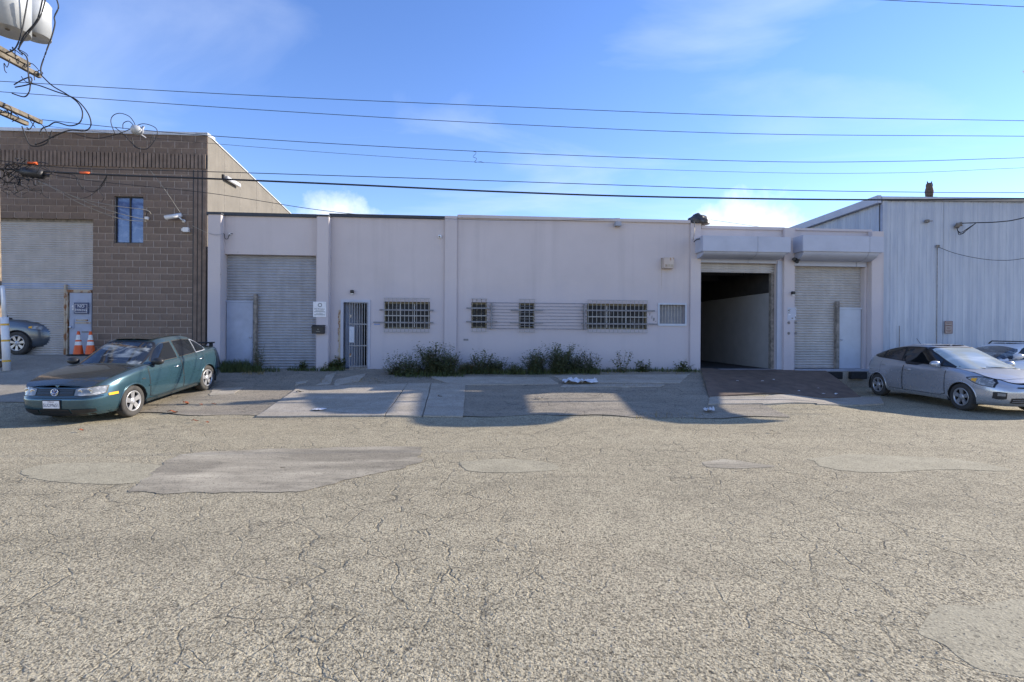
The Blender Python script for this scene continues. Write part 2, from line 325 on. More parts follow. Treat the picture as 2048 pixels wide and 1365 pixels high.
# ------------------------------------------------------------------ mesh helpers
class MB:
    def __init__(s): s.v = []; s.f = []; s.sm = []
    def add(s, vs, fs, smooth=False):
        b = len(s.v); s.v += [tuple(v) for v in vs]; s.f += [tuple(b + i for i in f) for f in fs]; s.sm += [smooth] * len(fs); return s
    def box(s, x0, x1, y0, y1, z0, z1, bv=0):
        if x0 > x1: x0, x1 = x1, x0
        if y0 > y1: y0, y1 = y1, y0
        if z0 > z1: z0, z1 = z1, z0
        if bv <= 0:
            return s.add([(x0, y0, z0), (x1, y0, z0), (x1, y1, z0), (x0, y1, z0), (x0, y0, z1), (x1, y0, z1), (x1, y1, z1), (x0, y1, z1)],
                         [(0, 3, 2, 1), (4, 5, 6, 7), (0, 1, 5, 4), (1, 2, 6, 5), (2, 3, 7, 6), (3, 0, 4, 7)])
        b = bmesh.new(); bmesh.ops.create_cube(b, size=1)
        for v in b.verts: v.co = Vector(((x0 + x1) / 2 + v.co.x * (x1 - x0), (y0 + y1) / 2 + v.co.y * (y1 - y0), (z0 + z1) / 2 + v.co.z * (z1 - z0)))
        bmesh.ops.bevel(b, geom=list(b.edges), offset=min(bv, .45 * min(x1 - x0, y1 - y0, z1 - z0)), segments=2, affect='EDGES')
        s.bm(b); return s
    def bm(s, b, smooth=False):
        b.verts.index_update(); s.add([v.co for v in b.verts], [[v.index for v in f.verts] for f in b.faces], smooth); b.free(); return s
    def grid(s, P, closed=False, smooth=True, flip=False):
        n = len(P); m = len(P[0]); vs = [p for r in P for p in r]; fs = []
        for i in range(n - 1):
            for j in range(m - 1 if not closed else m):
                k = (j + 1) % m; f = (i * m + j, i * m + k, (i + 1) * m + k, (i + 1) * m + j); fs.append(f[::-1] if flip else f)
        return s.add(vs, fs, smooth)
    def tube(s, pts, r, n=6, cap=True, rs=None):
        pts = [Vector(p) for p in pts]; rings = []
        for i, p in enumerate(pts):
            a = pts[max(0, i - 1)]; b = pts[min(len(pts) - 1, i + 1)]; t = (b - a)
            t = t.normalized() if t.length > 1e-9 else Vector((0, 0, 1))
            up = Vector((0, 0, 1)) if abs(t.z) < .95 else Vector((1, 0, 0)); x = t.cross(up).normalized(); y = x.cross(t); rr = rs[i] if rs else r
            rings.append([p + (x * math.cos(2 * math.pi * k / n) + y * math.sin(2 * math.pi * k / n)) * rr for k in range(n)])
        b0 = len(s.v); s.grid(rings, True, True)
        if cap: s.f.append(tuple(b0 + k for k in range(n))); s.f.append(tuple(b0 + (len(pts) - 1) * n + k for k in range(n))[::-1]); s.sm += [False, False]
        return s
    def lathe(s, prof, n=24, c=(0, 0, 0), axis='Z', smooth=True):
        c = Vector(c); rings = []
        for r, h in prof:
            ring = []
            for k in range(n):
                a = 2 * math.pi * k / n; x, y = r * math.cos(a), r * math.sin(a)
                ring.append(c + (Vector((x, y, h)) if axis == 'Z' else Vector((x, h, y)) if axis == 'Y' else Vector((h, x, y))))
            rings.append(ring)
        return s.grid(rings, True, smooth)
    def prism(s, poly, a0, a1, axis='Y'):
        n = len(poly)
        def P(p, a): return (p[0], a, p[1]) if axis == 'Y' else (a, p[0], p[1]) if axis == 'X' else (p[0], p[1], a)
        return s.add([P(p, a0) for p in poly] + [P(p, a1) for p in poly], [tuple(range(n)), tuple(range(2 * n - 1, n - 1, -1))] + [(i, i + n, (i + 1) % n + n, (i + 1) % n) for i in range(n)])
    def mesh(s, name, mat, org=(0, 0, 0)):
        me = bpy.data.meshes.new(name); o = Vector(org)
        me.from_pydata([tuple(Vector(v) - o) for v in s.v], [], s.f); me.polygons.foreach_set('use_smooth', s.sm)
        me.materials.append(mat if not isinstance(mat, str) else M[mat]); me.update()
        b = bmesh.new(); b.from_mesh(me); bmesh.ops.recalc_face_normals(b, faces=b.faces); b.to_mesh(me); b.free(); return me
    def build(s, name, mat, parent=None, frame=None, org=(0, 0, 0), norecalc=False):
        o = bpy.data.objects.new(name, s.mesh(name, mat, org)); COL.objects.link(o)
        if parent is not None: o.parent = parent
        elif frame is not None: o.location = frame.w(*org); o.rotation_euler = (0, 0, frame.th)
        else: o.location = org
        return o
def tag(o, label, cat, group=None, kind=None):
    if label: o['label'] = label
    if cat: o['category'] = cat
    if group: o['group'] = group
    if kind: o['kind'] = kind
    return o
def struct(o, label=None): o['kind'] = 'structure'; return tag(o, label, None)
def thing(name, label, cat, loc=(0, 0, 0), rz=0, group=None):
    o = bpy.data.objects.new(name, None); COL.objects.link(o); o.location = loc; o.rotation_euler = (0, 0, rz); o.empty_display_size = .2
    return tag(o, label, cat, group)
def fthing(name, label, cat, fr, u, d, z, group=None): return thing(name, label, cat, fr.w(u, d, z), fr.th, group)
_fonts = {}
def text(name, txt, size, mat, parent, loc, rot, sx=1, ext=.002):
    c = bpy.data.curves.new('t', 'FONT'); c.body = txt; c.size = size; c.align_x = 'CENTER'; c.align_y = 'CENTER'; c.extrude = ext; c.resolution_u = 2
    o = bpy.data.objects.new('t', c); COL.objects.link(o); dg = bpy.context.evaluated_depsgraph_get()
    me = bpy.data.meshes.new_from_object(o.evaluated_get(dg)); bpy.data.objects.remove(o)
    me.name = name; me.materials.clear(); me.materials.append(M[mat]); q = bpy.data.objects.new(name, me); COL.objects.link(q)
    q.parent = parent; q.location = loc; q.rotation_euler = rot; q.scale = (sx, 1, 1); return q
def cat(pts, n=8):
    pts = [Vector(p) for p in pts]; o = []
    for i in range(len(pts) - 1):
        p0 = pts[max(0, i - 1)]; p1 = pts[i]; p2 = pts[i + 1]; p3 = pts[min(len(pts) - 1, i + 2)]
        for k in range(n):
            t = k / n; o.append(.5 * ((2 * p1) + (p2 - p0) * t + (2 * p0 - 5 * p1 + 4 * p2 - p3) * t * t + (3 * p1 - p0 - 3 * p2 + p3) * t ** 3))
    return o + [pts[-1]]
def wall(mb, u0, u1, z0, z1, holes, d=0, rev=.3, back=False):
    """wall face at depth d, with real openings and reveals"""
    us = sorted({u0, u1, *[h[0] for h in holes], *[h[1] for h in holes]}); zs = sorted({z0, z1, *[h[2] for h in holes], *[h[3] for h in holes]})
    us = [u for u in us if u0 <= u <= u1]; zs = [z for z in zs if z0 <= z <= z1]
    def hole(u, z): return any(h[0] < u < h[1] and h[2] < z < h[3] for h in holes)
    for i in range(len(us) - 1):
        for j in range(len(zs) - 1):
            if hole((us[i] + us[i + 1]) / 2, (zs[j] + zs[j + 1]) / 2): continue
            for dd in ((d, d + rev) if back else (d,)):
                mb.add([(us[i], dd, zs[j]), (us[i + 1], dd, zs[j]), (us[i + 1], dd, zs[j + 1]), (us[i], dd, zs[j + 1])], [(0, 1, 2, 3) if dd == d else (3, 2, 1, 0)])
    for a, b, c, e in holes:
        q = [(a, d, c), (b, d, c), (b, d, e), (a, d, e)]; r = [(x, y + rev, z) for x, y, z in q]
        mb.add(q + r, [(0, 1, 5, 4), (1, 2, 6, 5), (2, 3, 7, 6), (3, 0, 4, 7)])
    mb.add([(u0, d, z1), (u1, d, z1), (u1, d + rev, z1), (u0, d + rev, z1)], [(0, 1, 2, 3)])
    return mb
def rollcurtain(mb, u0, u1, z0, z1, d, pitch, depth):
    prof = []; z = z1
    while z > z0 + 1e-4:
        for f, dd in ((0, 0), (.12, 0), (.3, -.8), (.55, -1), (.8, -.75), (.95, 0)):
            q = z - f * pitch
            if q >= z0: prof.append((d + dd * depth, q))
        z -= pitch
    prof.append((d, z0))
    mb.grid([[(u0, y, q), (u1, y, q)] for y, q in prof], False, False); return mb

# ================================================================== GROUND
def axis(lo, hi, fine0, fine1, step, big):
    a = []; x = lo
    while x < hi: a.append(x); x += step if fine0 <= x < fine1 else big
    return a + [hi]
gm = MB(); xs = axis(-90, 90, -16, 16, .5, 6); ys = axis(-40, 130, 6, 17.6, .3, 5)
gm.grid([[(x, y, G(x, y) + (.006 * math.sin(1.7 * x + y) * math.sin(.9 * y) if y > 10.6 else 0) ) for x in xs] for y in ys])
struct(gm.build('road', 'asphalt'), 'coarse worn asphalt street and yard')
def sheet(name, quad, mat, lift, n=10, jit=0, parent=None, thick=0):
    """ground sheet between four pixel corners, following the slope"""
    q = [ground(*p) if len(p) == 2 else Vector(p) for p in quad]; P = []
    for i in range(n + 1):
        a = q[0].lerp(q[3], i / n); b = q[1].lerp(q[2], i / n); row = []
        for j in range(n + 1):
            p = a.lerp(b, j / n)
            if jit and (i in (0, n) or j in (0, n)): p = p + Vector((random.uniform(-jit, jit), random.uniform(-jit, jit), 0))
            row.append((p.x, p.y, G(p.x, p.y) + lift))
        P.append(row)
    m = MB().grid(P)
    if thick:
        rim = P[0] + [r[-1] for r in P[1:]] + P[-1][-2::-1] + [r[0] for r in P[-2:0:-1]]
        m.grid([rim, [(x, y, z - thick) for x, y, z in rim]], True, False)
    o = m.build(name, mat, parent); return o
def blobsheet(name, pxs, mat, lift, jit=.05, sub=5):
    """irregular ground patch from an outline"""
    c = [ground(*p) for p in pxs]; o = cat(c + [c[0]], 14)[:-1]; ce = sum(o, Vector()) / len(o); q = []
    for p in o:
        d = (p - ce); f = 1 + .10 * mn.noise(p * 1.6) + .07 * mn.noise(p * 4.5) + .03 * mn.noise(p * 13); q.append(ce + d * f)
    P = [[(p.x, p.y, G(p.x, p.y) + lift) for p in [ce.lerp(v, max(.02, k / 5)) for v in q]] for k in range(6)]
    return struct(MB().grid(P, True, False).build(name, mat))
# driveway in front of the block building, yard apron in front of the pink building
ap = MB()
rows = []
for i in range(25):
    t = i / 24; row = []
    for j in range(61):
        X = -9.6 + j / 60 * 15.4; y0 = 10.55 + .12 * math.sin(X * 1.3) + .06 * math.sin(X * 4.1); y1 = Yf(X) + .1; Y = y0 + (y1 - y0) * t
        row.append((X, Y, G(X, Y) + .014 + .008 * math.sin(2.1 * X + 1.3 * Y) * math.sin(1.1 * Y)))
    rows.append(row)
struct(ap.grid(rows).build('yard_apron', 'apron'), 'patched asphalt apron sloping up to the pink building')
dr = MB(); rows = []
for i in range(19):
    t = i / 18; row = []
    for j in range(25):
        X = -24 + j / 24 * 14.55; y0 = 11.2; Y = y0 + (16.3 - y0) * t
        row.append((X, Y, G(X, Y) + .016))
    rows.append(row)
struct(dr.grid(rows).build('driveway', 'driveway'), 'smooth concrete driveway rising to the block building')
pav = bpy.data.objects.new('pavement', None); COL.objects.link(pav); struct(pav, 'three worn concrete slabs in the yard apron')
for q in (((598, 776), (814, 770), (768, 834), (512, 836)), ((816, 770), (862, 769), (844, 835), (770, 834)), ((864, 769), (931, 771), (926, 836), (846, 835))):
    sheet('slab', q, 'concrete', .034, 8, .012, pav, .03)
# broken slabs below the security door
for q in (((655, 752), (672, 747), (662, 770), (634, 772)), ((672, 762), (735, 748), (718, 764), (668, 774)), ((590, 768), (614, 763), (612, 768), (592, 772)), ((425, 780), (488, 777), (468, 790), (420, 793)),
          ((860, 755), (1100, 757), (1118, 770), (905, 772)), ((1105, 753), (1380, 750), (1360, 768), (1135, 768)), ((1130, 770), (1330, 771), (1320, 776), (1120, 776))):
    sheet('slab', q, 'concrete', .028, 6, .03, pav, .025)
pv2 = bpy.data.objects.new('ramp_strip', None); COL.objects.link(pv2); struct(pv2, 'concrete strip along the foot of the steel ramp')
for a, b in ((1420, 1528), (1530, 1636), (1638, 1760)):
    sheet('slab', ((a, 796), (b, 796), (b + 8, 810), (a - 4, 811)), 'concrete', .035, 6, .01, pv2, .04)
# street patches
blobsheet('asphalt_patch', [(262, 984), (300, 950), (350, 915), (430, 903), (560, 899), (700, 896), (810, 897), (842, 912), (815, 935), (720, 955), (640, 975), (560, 985), (430, 986), (330, 988)], 'patch', .006)
blobsheet('sandy_patch', [(30, 950), (70, 932), (160, 926), (270, 928), (335, 934), (330, 955), (280, 966), (180, 969), (90, 962)], 'patch2', .004)
blobsheet('sandy_patch', [(1885, 1215), (1960, 1207), (2060, 1203), (2160, 1260), (2200, 1400), (2060, 1360), (1960, 1335), (1890, 1290), (1835, 1262)], 'patch2', .002, .025)
blobsheet('sandy_patch', [(1610, 918), (1700, 910), (1830, 914), (1950, 925), (2025, 943), (1900, 940), (1760, 946), (1650, 938)], 'patch2', .004)
blobsheet('sandy_patch', [(920, 925), (1010, 919), (1100, 927), (1110, 940), (1020, 946), (930, 942)], 'patch2', .004)
blobsheet('asphalt_patch', [(1400, 925), (1450, 920), (1510, 927), (1548, 934), (1480, 938), (1420, 935)], 'patch', .004)

# ================================================================== BLOCK BUILDING (left)
bw = thing('block_building', 'brown concrete block warehouse with white roller door and blue window', 'building', BR.w(0, 0, .9), BR.th)
BO = Vector((0, 0, .9))
def bb(m, name, mat, parent=bw): return m.build(name, mat, parent, org=BO if parent is bw else (0, 0, 0))
bz0, bz1 = .85, BR.z(415, 273)
du0, du1, dz1 = -13.2, BR.u(186, 570), BR.z(120, 437)
wu0, wu1, wz0, wz1 = BR.u(229, 440), BR.u(287, 440), BR.z(258, 487), BR.z(258, 393)
mb = MB(); wall(mb, -16, 0, bz0, bz1, [(du0, du1, bz0, dz1), (wu0, wu1, wz0, wz1)], 0, .35); bb(mb, 'mortar_wall', 'mortar')
# single blocks: running bond
ch, cw = .2032, .4064
blocks = []; nrow = int((bz1 - bz0) / ch)
sz0, sz1 = BR.z(200, 334), BR.z(200, 305)
for r in range(nrow + 1):
    z0 = bz0 + r * ch; z1 = min(z0 + ch - .015, bz1)
    if z1 - z0 < .03: continue
    if z0 > sz0 - .12 and z1 < sz1 + .10: continue
    u = -16.0 - (cw / 2 if r % 2 else 0)
    while u < 0:
        a, b = max(-16, u), min(u + cw - .026, -.005)
        segs = [(a, b)]; cuts = []
        for h0, h1, hz0, hz1 in ((du0, du1, 0, dz1), (wu0, wu1, wz0, wz1)):
            if z1 > hz0 + .05 and z0 < hz1 - .05:
                ns = []
                if hz0 - z0 > .035: cuts.append((max(a, h0), min(b, h1), z0, hz0 - .004))
                if z1 - hz1 > .035: cuts.append((max(a, h0), min(b, h1), hz1 + .004, z1))
                for p, q in segs:
                    if q <= h0 or p >= h1: ns.append((p, q)); continue
                    if p < h0: ns.append((p, h0))
                    if q > h1: ns.append((h1, q))
                segs = ns
        for p, q in segs:
            if q - p > .04: blocks.append((p, q, z0, z1))
        for p, q, y0, y1 in cuts:
            if q - p > .04: blocks.append((p, q, y0, y1))
        u += cw
key = lambda b: abs((b[0] + b[1]) / 2 + 3.2) + .35 * abs((b[2] + b[3]) / 2 - 3.6)
blocks.sort(key=key); mc = {}; rest = MB()
for i, (p, q, z0, z1) in enumerate(blocks):
    if i < 300:
        k = (round(q - p, 2), round(z1 - z0, 2))
        if k not in mc: mc[k] = MB().box(-(q - p) / 2, (q - p) / 2, -.010, .03, 0, z1 - z0).mesh('block', 'block')
        o = bpy.data.objects.new('block', mc[k]); COL.objects.link(o); o.parent = bw; o.location = ((p + q) / 2, random.uniform(-.003, .003), z0 - .9)
    else: rest.box(p, q, -.010 + random.uniform(-.003, .003), .03, z0, z1)
o = bb(rest, 'block_courses', 'block'); o['kind'] = 'stuff'
sc = MB(); u = -16
while u < -.02: sc.box(u, u + .083, -.04 + random.uniform(-.005, .005), .02, sz0, sz1); u += .115
bb(sc, 'soldier_course', 'block'); bb(MB().box(-16, -.005, -.006, .01, sz0 - .03, sz1 + .03), 'shadow_groove', 'black')
pst = MB()
for a in (-.40, -.27, -.135): pst.box(a + .02, a + .118, -.030, .0, bz0, sz0 - .035)
bb(pst, 'corner_strip', 'block'); bb(MB().box(-.42, -.002, -.018, .0, bz0, sz0 - .04), 'corner_groove', 'black')
bb(MB().box(-16, .02, -.05, .4, bz1, bz1 + .10), 'coping', 'capmetal')
# plain side wall, its parapet falling to the rear
zb = BR.z(415, 273)
Yb = 7.6
sw = MB(); sw.add([(0, .02, .3), (0, Yb, .3), (0, Yb, zb - .95), (0, .02, zb + .04), (-.3, .02, .3), (-.3, Yb, .3), (-.3, Yb, zb - .95), (-.3, .02, zb + .04)], [(0, 1, 2, 3), (4, 7, 6, 5), (3, 2, 6, 7), (1, 5, 6, 2), (0, 3, 7, 4)])
o = bb(sw, 'side_wall', 'panelwall'); o['label'] = 'pale plain side wall with vertical panel joints'
sw = MB(); sw.box(-.25, -.02, Yb, 16, .3, zb - 1.25); bb(sw, 'rear_wall', 'panelwall')
for y in (1.05, 2.1, 3.4, 4.8, 6.2): bb(MB().box(-.01, .006, y, y + .02, .3, zb + .03 - (y + .02) * .130), 'panel_joint', 'post')
ce = MB(); ce.add([(-.34, -.05, zb + .041), (.03, -.05, zb + .041), (.03, Yb, zb - .945), (-.34, Yb, zb - .945), (-.34, -.05, zb + .075), (.03, -.05, zb + .075), (.03, Yb, zb - .91), (-.34, Yb, zb - .91)], [(0, 1, 2, 3), (4, 5, 6, 7), (0, 1, 5, 4), (1, 2, 6, 5)])
bb(ce, 'side_coping', 'capmetal')
# roller door
rd = MB(); rollcurtain(rd, du0, du1, .9, dz1, .14, .066, .026); o = bb(rd, 'roller_door', 'slat2'); o['label'] = 'white roller door with a blue band'
zc0, zc1 = BR.z(90, 577), BR.z(90, 566)
rb = MB(); rollcurtain(rb, du0, du1, zc0, zc1, .132, .062, .018); rb.build('blue_band', 'slatb', o, org=BO)
bb(MB().box(du0, du1, .10, .3, dz1 - .10, dz1 - .004), 'door_hood', 'post')
# window
wn = bpy.data.objects.new('window', None); COL.objects.link(wn); wn.parent = bw; wn.location = ((wu0 + wu1) / 2, .0, wz0 - .9)
W, H = wu1 - wu0, wz1 - wz0
fm = MB()
for a, b, c, d in ((-W / 2, W / 2, 0, .035), (-W / 2, W / 2, H - .035, H), (-W / 2, -W / 2 + .04, .035, H - .035), (W / 2 - .03, W / 2, .035, H - .035), (-.02, .02, .035, H - .035)): fm.box(a, b, .05, .12, c, d)
fm.build('frame', 'black', wn)
MB().box(-W / 2 + .04, -.02, .085, .10, .035, H - .035).build('pane', 'bluewin', wn); MB().box(.02, W / 2 - .03, .085, .10, .035, H - .035).build('pane', 'bluewin', wn)
# personnel door beside the roller door
pu0, pu1 = BR.u(139, 640, .1), BR.u(185, 640, .1); pz1 = BR.z(160, 577, .1)
pd = bpy.data.objects.new('steel_door', None); COL.objects.link(pd); pd.parent = bw; pd.location = ((pu0 + pu1) / 2, 0, .0); pd['label'] = 'rusty blue-grey steel door with a painted-over patch'
W = pu1 - pu0; H = pz1 - .95
MB().box(-W / 2 + .03, W / 2, .06, .10, .06, H - .09, .004).build('door_leaf', 'bluedoor', pd)
MB().box(-W / 2 - .08, W / 2 + .0, .04, .12, H - .085, H).build('lintel', 'rust', pd)
MB().box(-W / 2 - .115, -W / 2 - .065, .03, .12, 0, H + .16).box(-W / 2 - .055, -W / 2 - .005, .03, .12, 0, H - .09).build('jamb', 'rust', pd)
MB().box(-W / 2 + .04, -W / 2 + .17, .045, .06, H * .42, H * .58, .004).build('lock_plate', 'bluedoor', pd)
MB().lathe([(0, -.05), (.03, -.045), (.035, -.01), (.02, 0)], 12, (-W / 2 + .08, .045, H * .45), 'Y').build('handle', 'chrome', pd)
MB().box(-W / 2 + .2, W / 2 - .01, .048, .062, H * .505, H * .525).box(-W / 2 + .25, W / 2 - .1, .03, .062, H * .545, H * .565).build('latch_bar', 'rust', pd)
MB().box(W / 2 - .28, W / 2 - .08, .048, .062, H * .375, H * .39).build('letter_slot', 'post', pd)
pp = MB(); random.seed(3)
for k in range(7):
    z = H * .70 + k * .03; pp.box(-W / 2 + .10 + random.uniform(0, .06), W / 2 - .06 - random.uniform(0, .06), .0535, .058, z, z + .034)
pp.build('paint_patch', 'paper', pd)
# NO PARKING sign on that door
bsu, bsz = (pu0 + pu1) / 2 + .06, BR.z(165, 617, .1)
ns = fthing('no_parking_sign', 'navy NO PARKING board on the rusty steel door', 'sign', BR, bsu, .03, bsz - .17)
MB().box(-.21, .21, -.012, .006, 0, .34).build('board', 'navy', ns)
bd = MB()
for a, b, c, d in ((-.18, .18, .285, .295), (-.18, .18, .035, .045), (-.18, -.17, .045, .285), (.17, .18, .045, .285)): bd.box(a, b, -.016, -.010, c, d)
bd.build('border', 'paper', ns)
text('lettering', 'NO', .13, 'paper', ns, (0, -.014, .225), (R(90), 0, 0)); text('lettering', 'PARKING', .095, 'paper', ns, (0, -.014, .11), (R(90), 0, 0), .85)
# floodlight strip on the side wall
fl = thing('wall_light', 'long pale strip light on the plain side wall of the block building', 'light', BR.w(.03, 1.0, 6.75), BR.th)
MB().box(.02, .12, -.05, .85, -.06, .06, .015).build('housing', 'capmetal', fl); MB().box(-.05, .03, -.14, -.05, -.05, .09, .01).build('bracket', 'black', fl)
# CCTV
def bullet_camera(fr, px, py, label):
    u, z = fr.px(px, py); t = fthing('security_camera', label, 'camera', fr, u, -.012, z)
    MB().tube([(.16, -.02, -.08), (.16, -.12, -.07), (.10, -.15, .0)], .02, 8).build('bracket', 'white', t)
    MB().tube([(-.24, -.26, -.06), (.14, -.12, .06)], .055, 12).build('housing', 'white', t); MB().tube([(-.27, -.255, -.04), (.15, -.11, .085)], .06, 4).build('sunshield', 'white', t)
    MB().lathe([(0, 0), (.05, 0), (.05, .03), (0, .03)], 12, (.16, -.03, -.09), 'Y').build('base', 'white', t)
bullet_camera(BR, 358, 437, 'white bullet security camera on the brown block wall')
u, z = BR.px(375, 461); MB().box(-.09, .09, -.10, 0, -.07, .07, .01).box(-.15, -.08, -.06, 0, -.03, .04, .006)
jb = fthing('junction_box', 'white junction box below the bullet camera', 'box', BR, u, -.012, z); MB().box(-.09, .09, -.10, 0, -.07, .07, .01).build('case', 'white', jb); MB().box(-.15, -.092, -.06, 0, -.03, .04, .006).build('conduit_end', 'white', jb)
u, z = BR.px(296, 438); jb = fthing('wire_anchor', 'small service-drop wire anchor right of the blue window', 'bracket', BR, u, -.012, z); MB().box(-.05, .05, -.08, 0, -.04, .05, .01).build('insulator', 'white', jb); MB().tube([(-.02, -.06, .03), (.03, -.09, .12), (.01, -.05, .2), (-.05, -.04, .22)], .012, 6).build('loop', 'wire', jb)

# ================================================================== PINK BUILDING (middle)
F0 = .60
pk = thing('pink_building', 'long low pink stucco warehouse with two roller doors and barred windows', 'building', PK.w(0, 0, F0), PK.th)
PO = Vector((0, 0, F0))
def pb(m, name, mat, parent=None, org=None): return m.build(name, mat, pk if parent is None else parent, org=PO if parent is None else (0, 0, 0))
U = lambda px, py=600, d=0: PK.u(px, py, d)
Z = lambda px, py, d=0: PK.z(px, py, d)
t1 = Z(540, 434); t2 = Z(775, 437); t3 = Z(1130, 438); t4 = Z(1490, 457); t5 = Z(1670, 461)
h1 = (U(448), U(632), F0 - .3, Z(540, 510)); hd = (U(686), U(737), F0 + .02, Z(710, 604))
hw1 = (U(768), U(860), Z(812, 658), Z(812, 604)); hw2 = (U(943), U(974), Z(958, 657), Z(958, 605)); hw3 = (U(1038), U(1070), Z(1054, 658), Z(1054, 606)); hw4 = (U(1174), U(1295), Z(1235, 659), Z(1235, 608)); hw5 = (U(1319), U(1370), Z(1344, 648), Z(1344, 610))
h2 = (U(1400), U(1554), F0 - .002, Z(1480, 527)); h3 = (U(1590), U(1729), F0 - .002, Z(1660, 530))
ua, ub, uc, ud, ue, ug = U(415), U(645), U(900), U(1389), U(1578), U(1767)
mb = MB()
for a, b, t, hs in ((ua, ub, t1, [h1]), (ub, uc, t2, [hd, hw1]), (uc, ud, t3, [hw2, hw3, hw4, hw5]), (ud, ue, t4, [h2]), (ue, ug, t5, [h3])):
    wall(mb, a, b, F0 - .9, t, hs, 0, .32)
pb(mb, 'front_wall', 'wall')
def pil(a, b, top, proud, z0=F0 - .9): return pb(MB().box(a, b, -proud, -.002, z0, top, .012), 'pilaster', 'wall')
pil(U(415, 600, -.25), U(441, 600, -.25), Z(428, 429, -.25), .25); pil(U(633, 600, -.25), U(657, 600, -.25), Z(645, 433, -.25), .25)
pil(U(889), U(914), Z(900, 433), .07); pil(U(1379), U(1400), Z(1389, 447), .07); pil(U(1568, 600, -.12), U(1589, 600, -.12), Z(1578, 456, -.12), .12); pil(U(1743, 600, -.20), U(1764, 600, -.20), Z(1755, 463, -.2), .20)
# copings
pb(MB().box(ua - .02, U(633), -.05, .36, t1 + .002, t1 + .10).box(U(657) + .02, U(889), -.05, .36, t2 + .002, t2 + .10), 'coping', 'coping')
pb(MB().box(U(413, 429, -.25), U(443, 429, -.25), -.27, -.055, Z(428, 429, -.25) + .001, Z(428, 429, -.25) + .05).box(U(632, 429, -.25), U(658, 429, -.25), -.27, -.055, Z(645, 433, -.25) + .001, Z(645, 433, -.25) + .05), 'pilaster_cap', 'coping')
pb(MB().box(U(914), U(1379), -.06, .36, t3 - .06, t3 + .04, .01), 'coping_lip', 'wall'); pb(MB().box(U(1401), U(1567), -.05, .36, t4 - .05, t4 + .05, .01).box(U(1590), U(1742), -.05, .36, t5 - .04, t5 + .04, .01), 'coping_lip', 'wall')
# flat roof and rear so that the place is closed
pb(MB().box(ua, ug, .36, 14, 4.35, 4.45), 'roof', 'panelwall'); pb(MB().box(ua, ug, 14, 14.3, -.3, 5.0), 'rear_wall', 'wall'); pb(MB().box(ug - .2, ug - .01, .33, 13.99, -.3, 4.34), 'end_wall', 'wall')
# --- roller doors
def roller(h, z0, mat, label, d=.2, pitch=.085):
    o = pb(rollcurtain(MB(), h[0] + .005, h[1] - .005, z0, h[3] - .004, d, pitch, .036), 'roller_door', mat); o['label'] = label; return o
r1 = roller(h1, F0 - .1, 'slat', 'closed galvanised roller door with a blue wicket door')
r3 = roller(h3, F0 + .02, 'slat2', 'closed beige roller door above the dock')
# wicket doors with their posts
def wicket(u0, u1, z0, z1, mat, pu0, pu1, ptop, handle_u, label):
    o = pb(MB().box(u0, u1, .12, .165, z0, z1, .006), 'wicket_door', mat); o['label'] = label
    MB().box(u0 - .03, u1 + .03, .115, .17, z1 - F0 + .004, z1 - F0 + .06).build('head_frame', mat, o, org=(0, 0, 0)).location = (0, 0, 0)
    o2 = pb(MB().box(pu0, pu1, .06, .17, z0, ptop, .01), 'door_post', 'post')
    k = MB().lathe([(0, -.06), (.028, -.05), (.03, -.02), (.015, 0)], 12, (handle_u, .12, (z0 + z1) / 2 - F0 - .02), 'Y').build('handle', 'chrome', o)
    return o
wz = Z(475, 605); a = wicket(h1[0] + .02, U(503), F0 - .05, wz, 'bluedoor', U(505), U(512), Z(508, 588), U(498), 'dented blue-grey wicket door')
wz = Z(1705, 619); a = wicket(U(1683), h3[1] - .02, F0 + .02, wz, 'palerdoor', U(1676), U(1682.5), Z(1680, 603), U(1688), 'pale flush wicket door')
# mesh frame of children above used z from F0, so shift them onto the door
# --- open bay: rolled-up curtain, jamb, interior
o = pb(rollcurtain(MB(), h2[0] + .005, h2[1] - .005, Z(1480, 545), h2[3] - .004, .15, .085, .02), 'raised_curtain', 'slat2')
pb(MB().box(h2[1] - .005, U(1568), -.03, .05, F0, h2[3] + .1), 'jamb', 'awn')
pb(MB().box(h2[1] - .10, h2[1] - .004, .15, .30, F0, h2[3] - .01), 'door_track', 'post')
i0, i1 = h2[0] - 1.6, U(1553) + .02; zi = 3.15
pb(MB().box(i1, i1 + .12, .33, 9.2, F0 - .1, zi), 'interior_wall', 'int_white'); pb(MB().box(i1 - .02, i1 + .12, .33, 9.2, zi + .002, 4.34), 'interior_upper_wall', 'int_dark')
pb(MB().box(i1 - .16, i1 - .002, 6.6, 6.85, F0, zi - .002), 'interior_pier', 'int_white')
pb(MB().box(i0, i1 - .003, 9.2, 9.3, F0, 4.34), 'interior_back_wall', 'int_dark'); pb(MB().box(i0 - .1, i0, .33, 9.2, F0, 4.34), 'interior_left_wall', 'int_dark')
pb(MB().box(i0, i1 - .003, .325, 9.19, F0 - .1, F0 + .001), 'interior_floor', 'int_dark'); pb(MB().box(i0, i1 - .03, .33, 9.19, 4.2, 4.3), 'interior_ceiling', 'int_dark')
for y in (2, 4, 6): pb(MB().box(i0, i1 - .03, y, y + .15, 3.9, 4.19), 'ceiling_beam', 'int_dark')
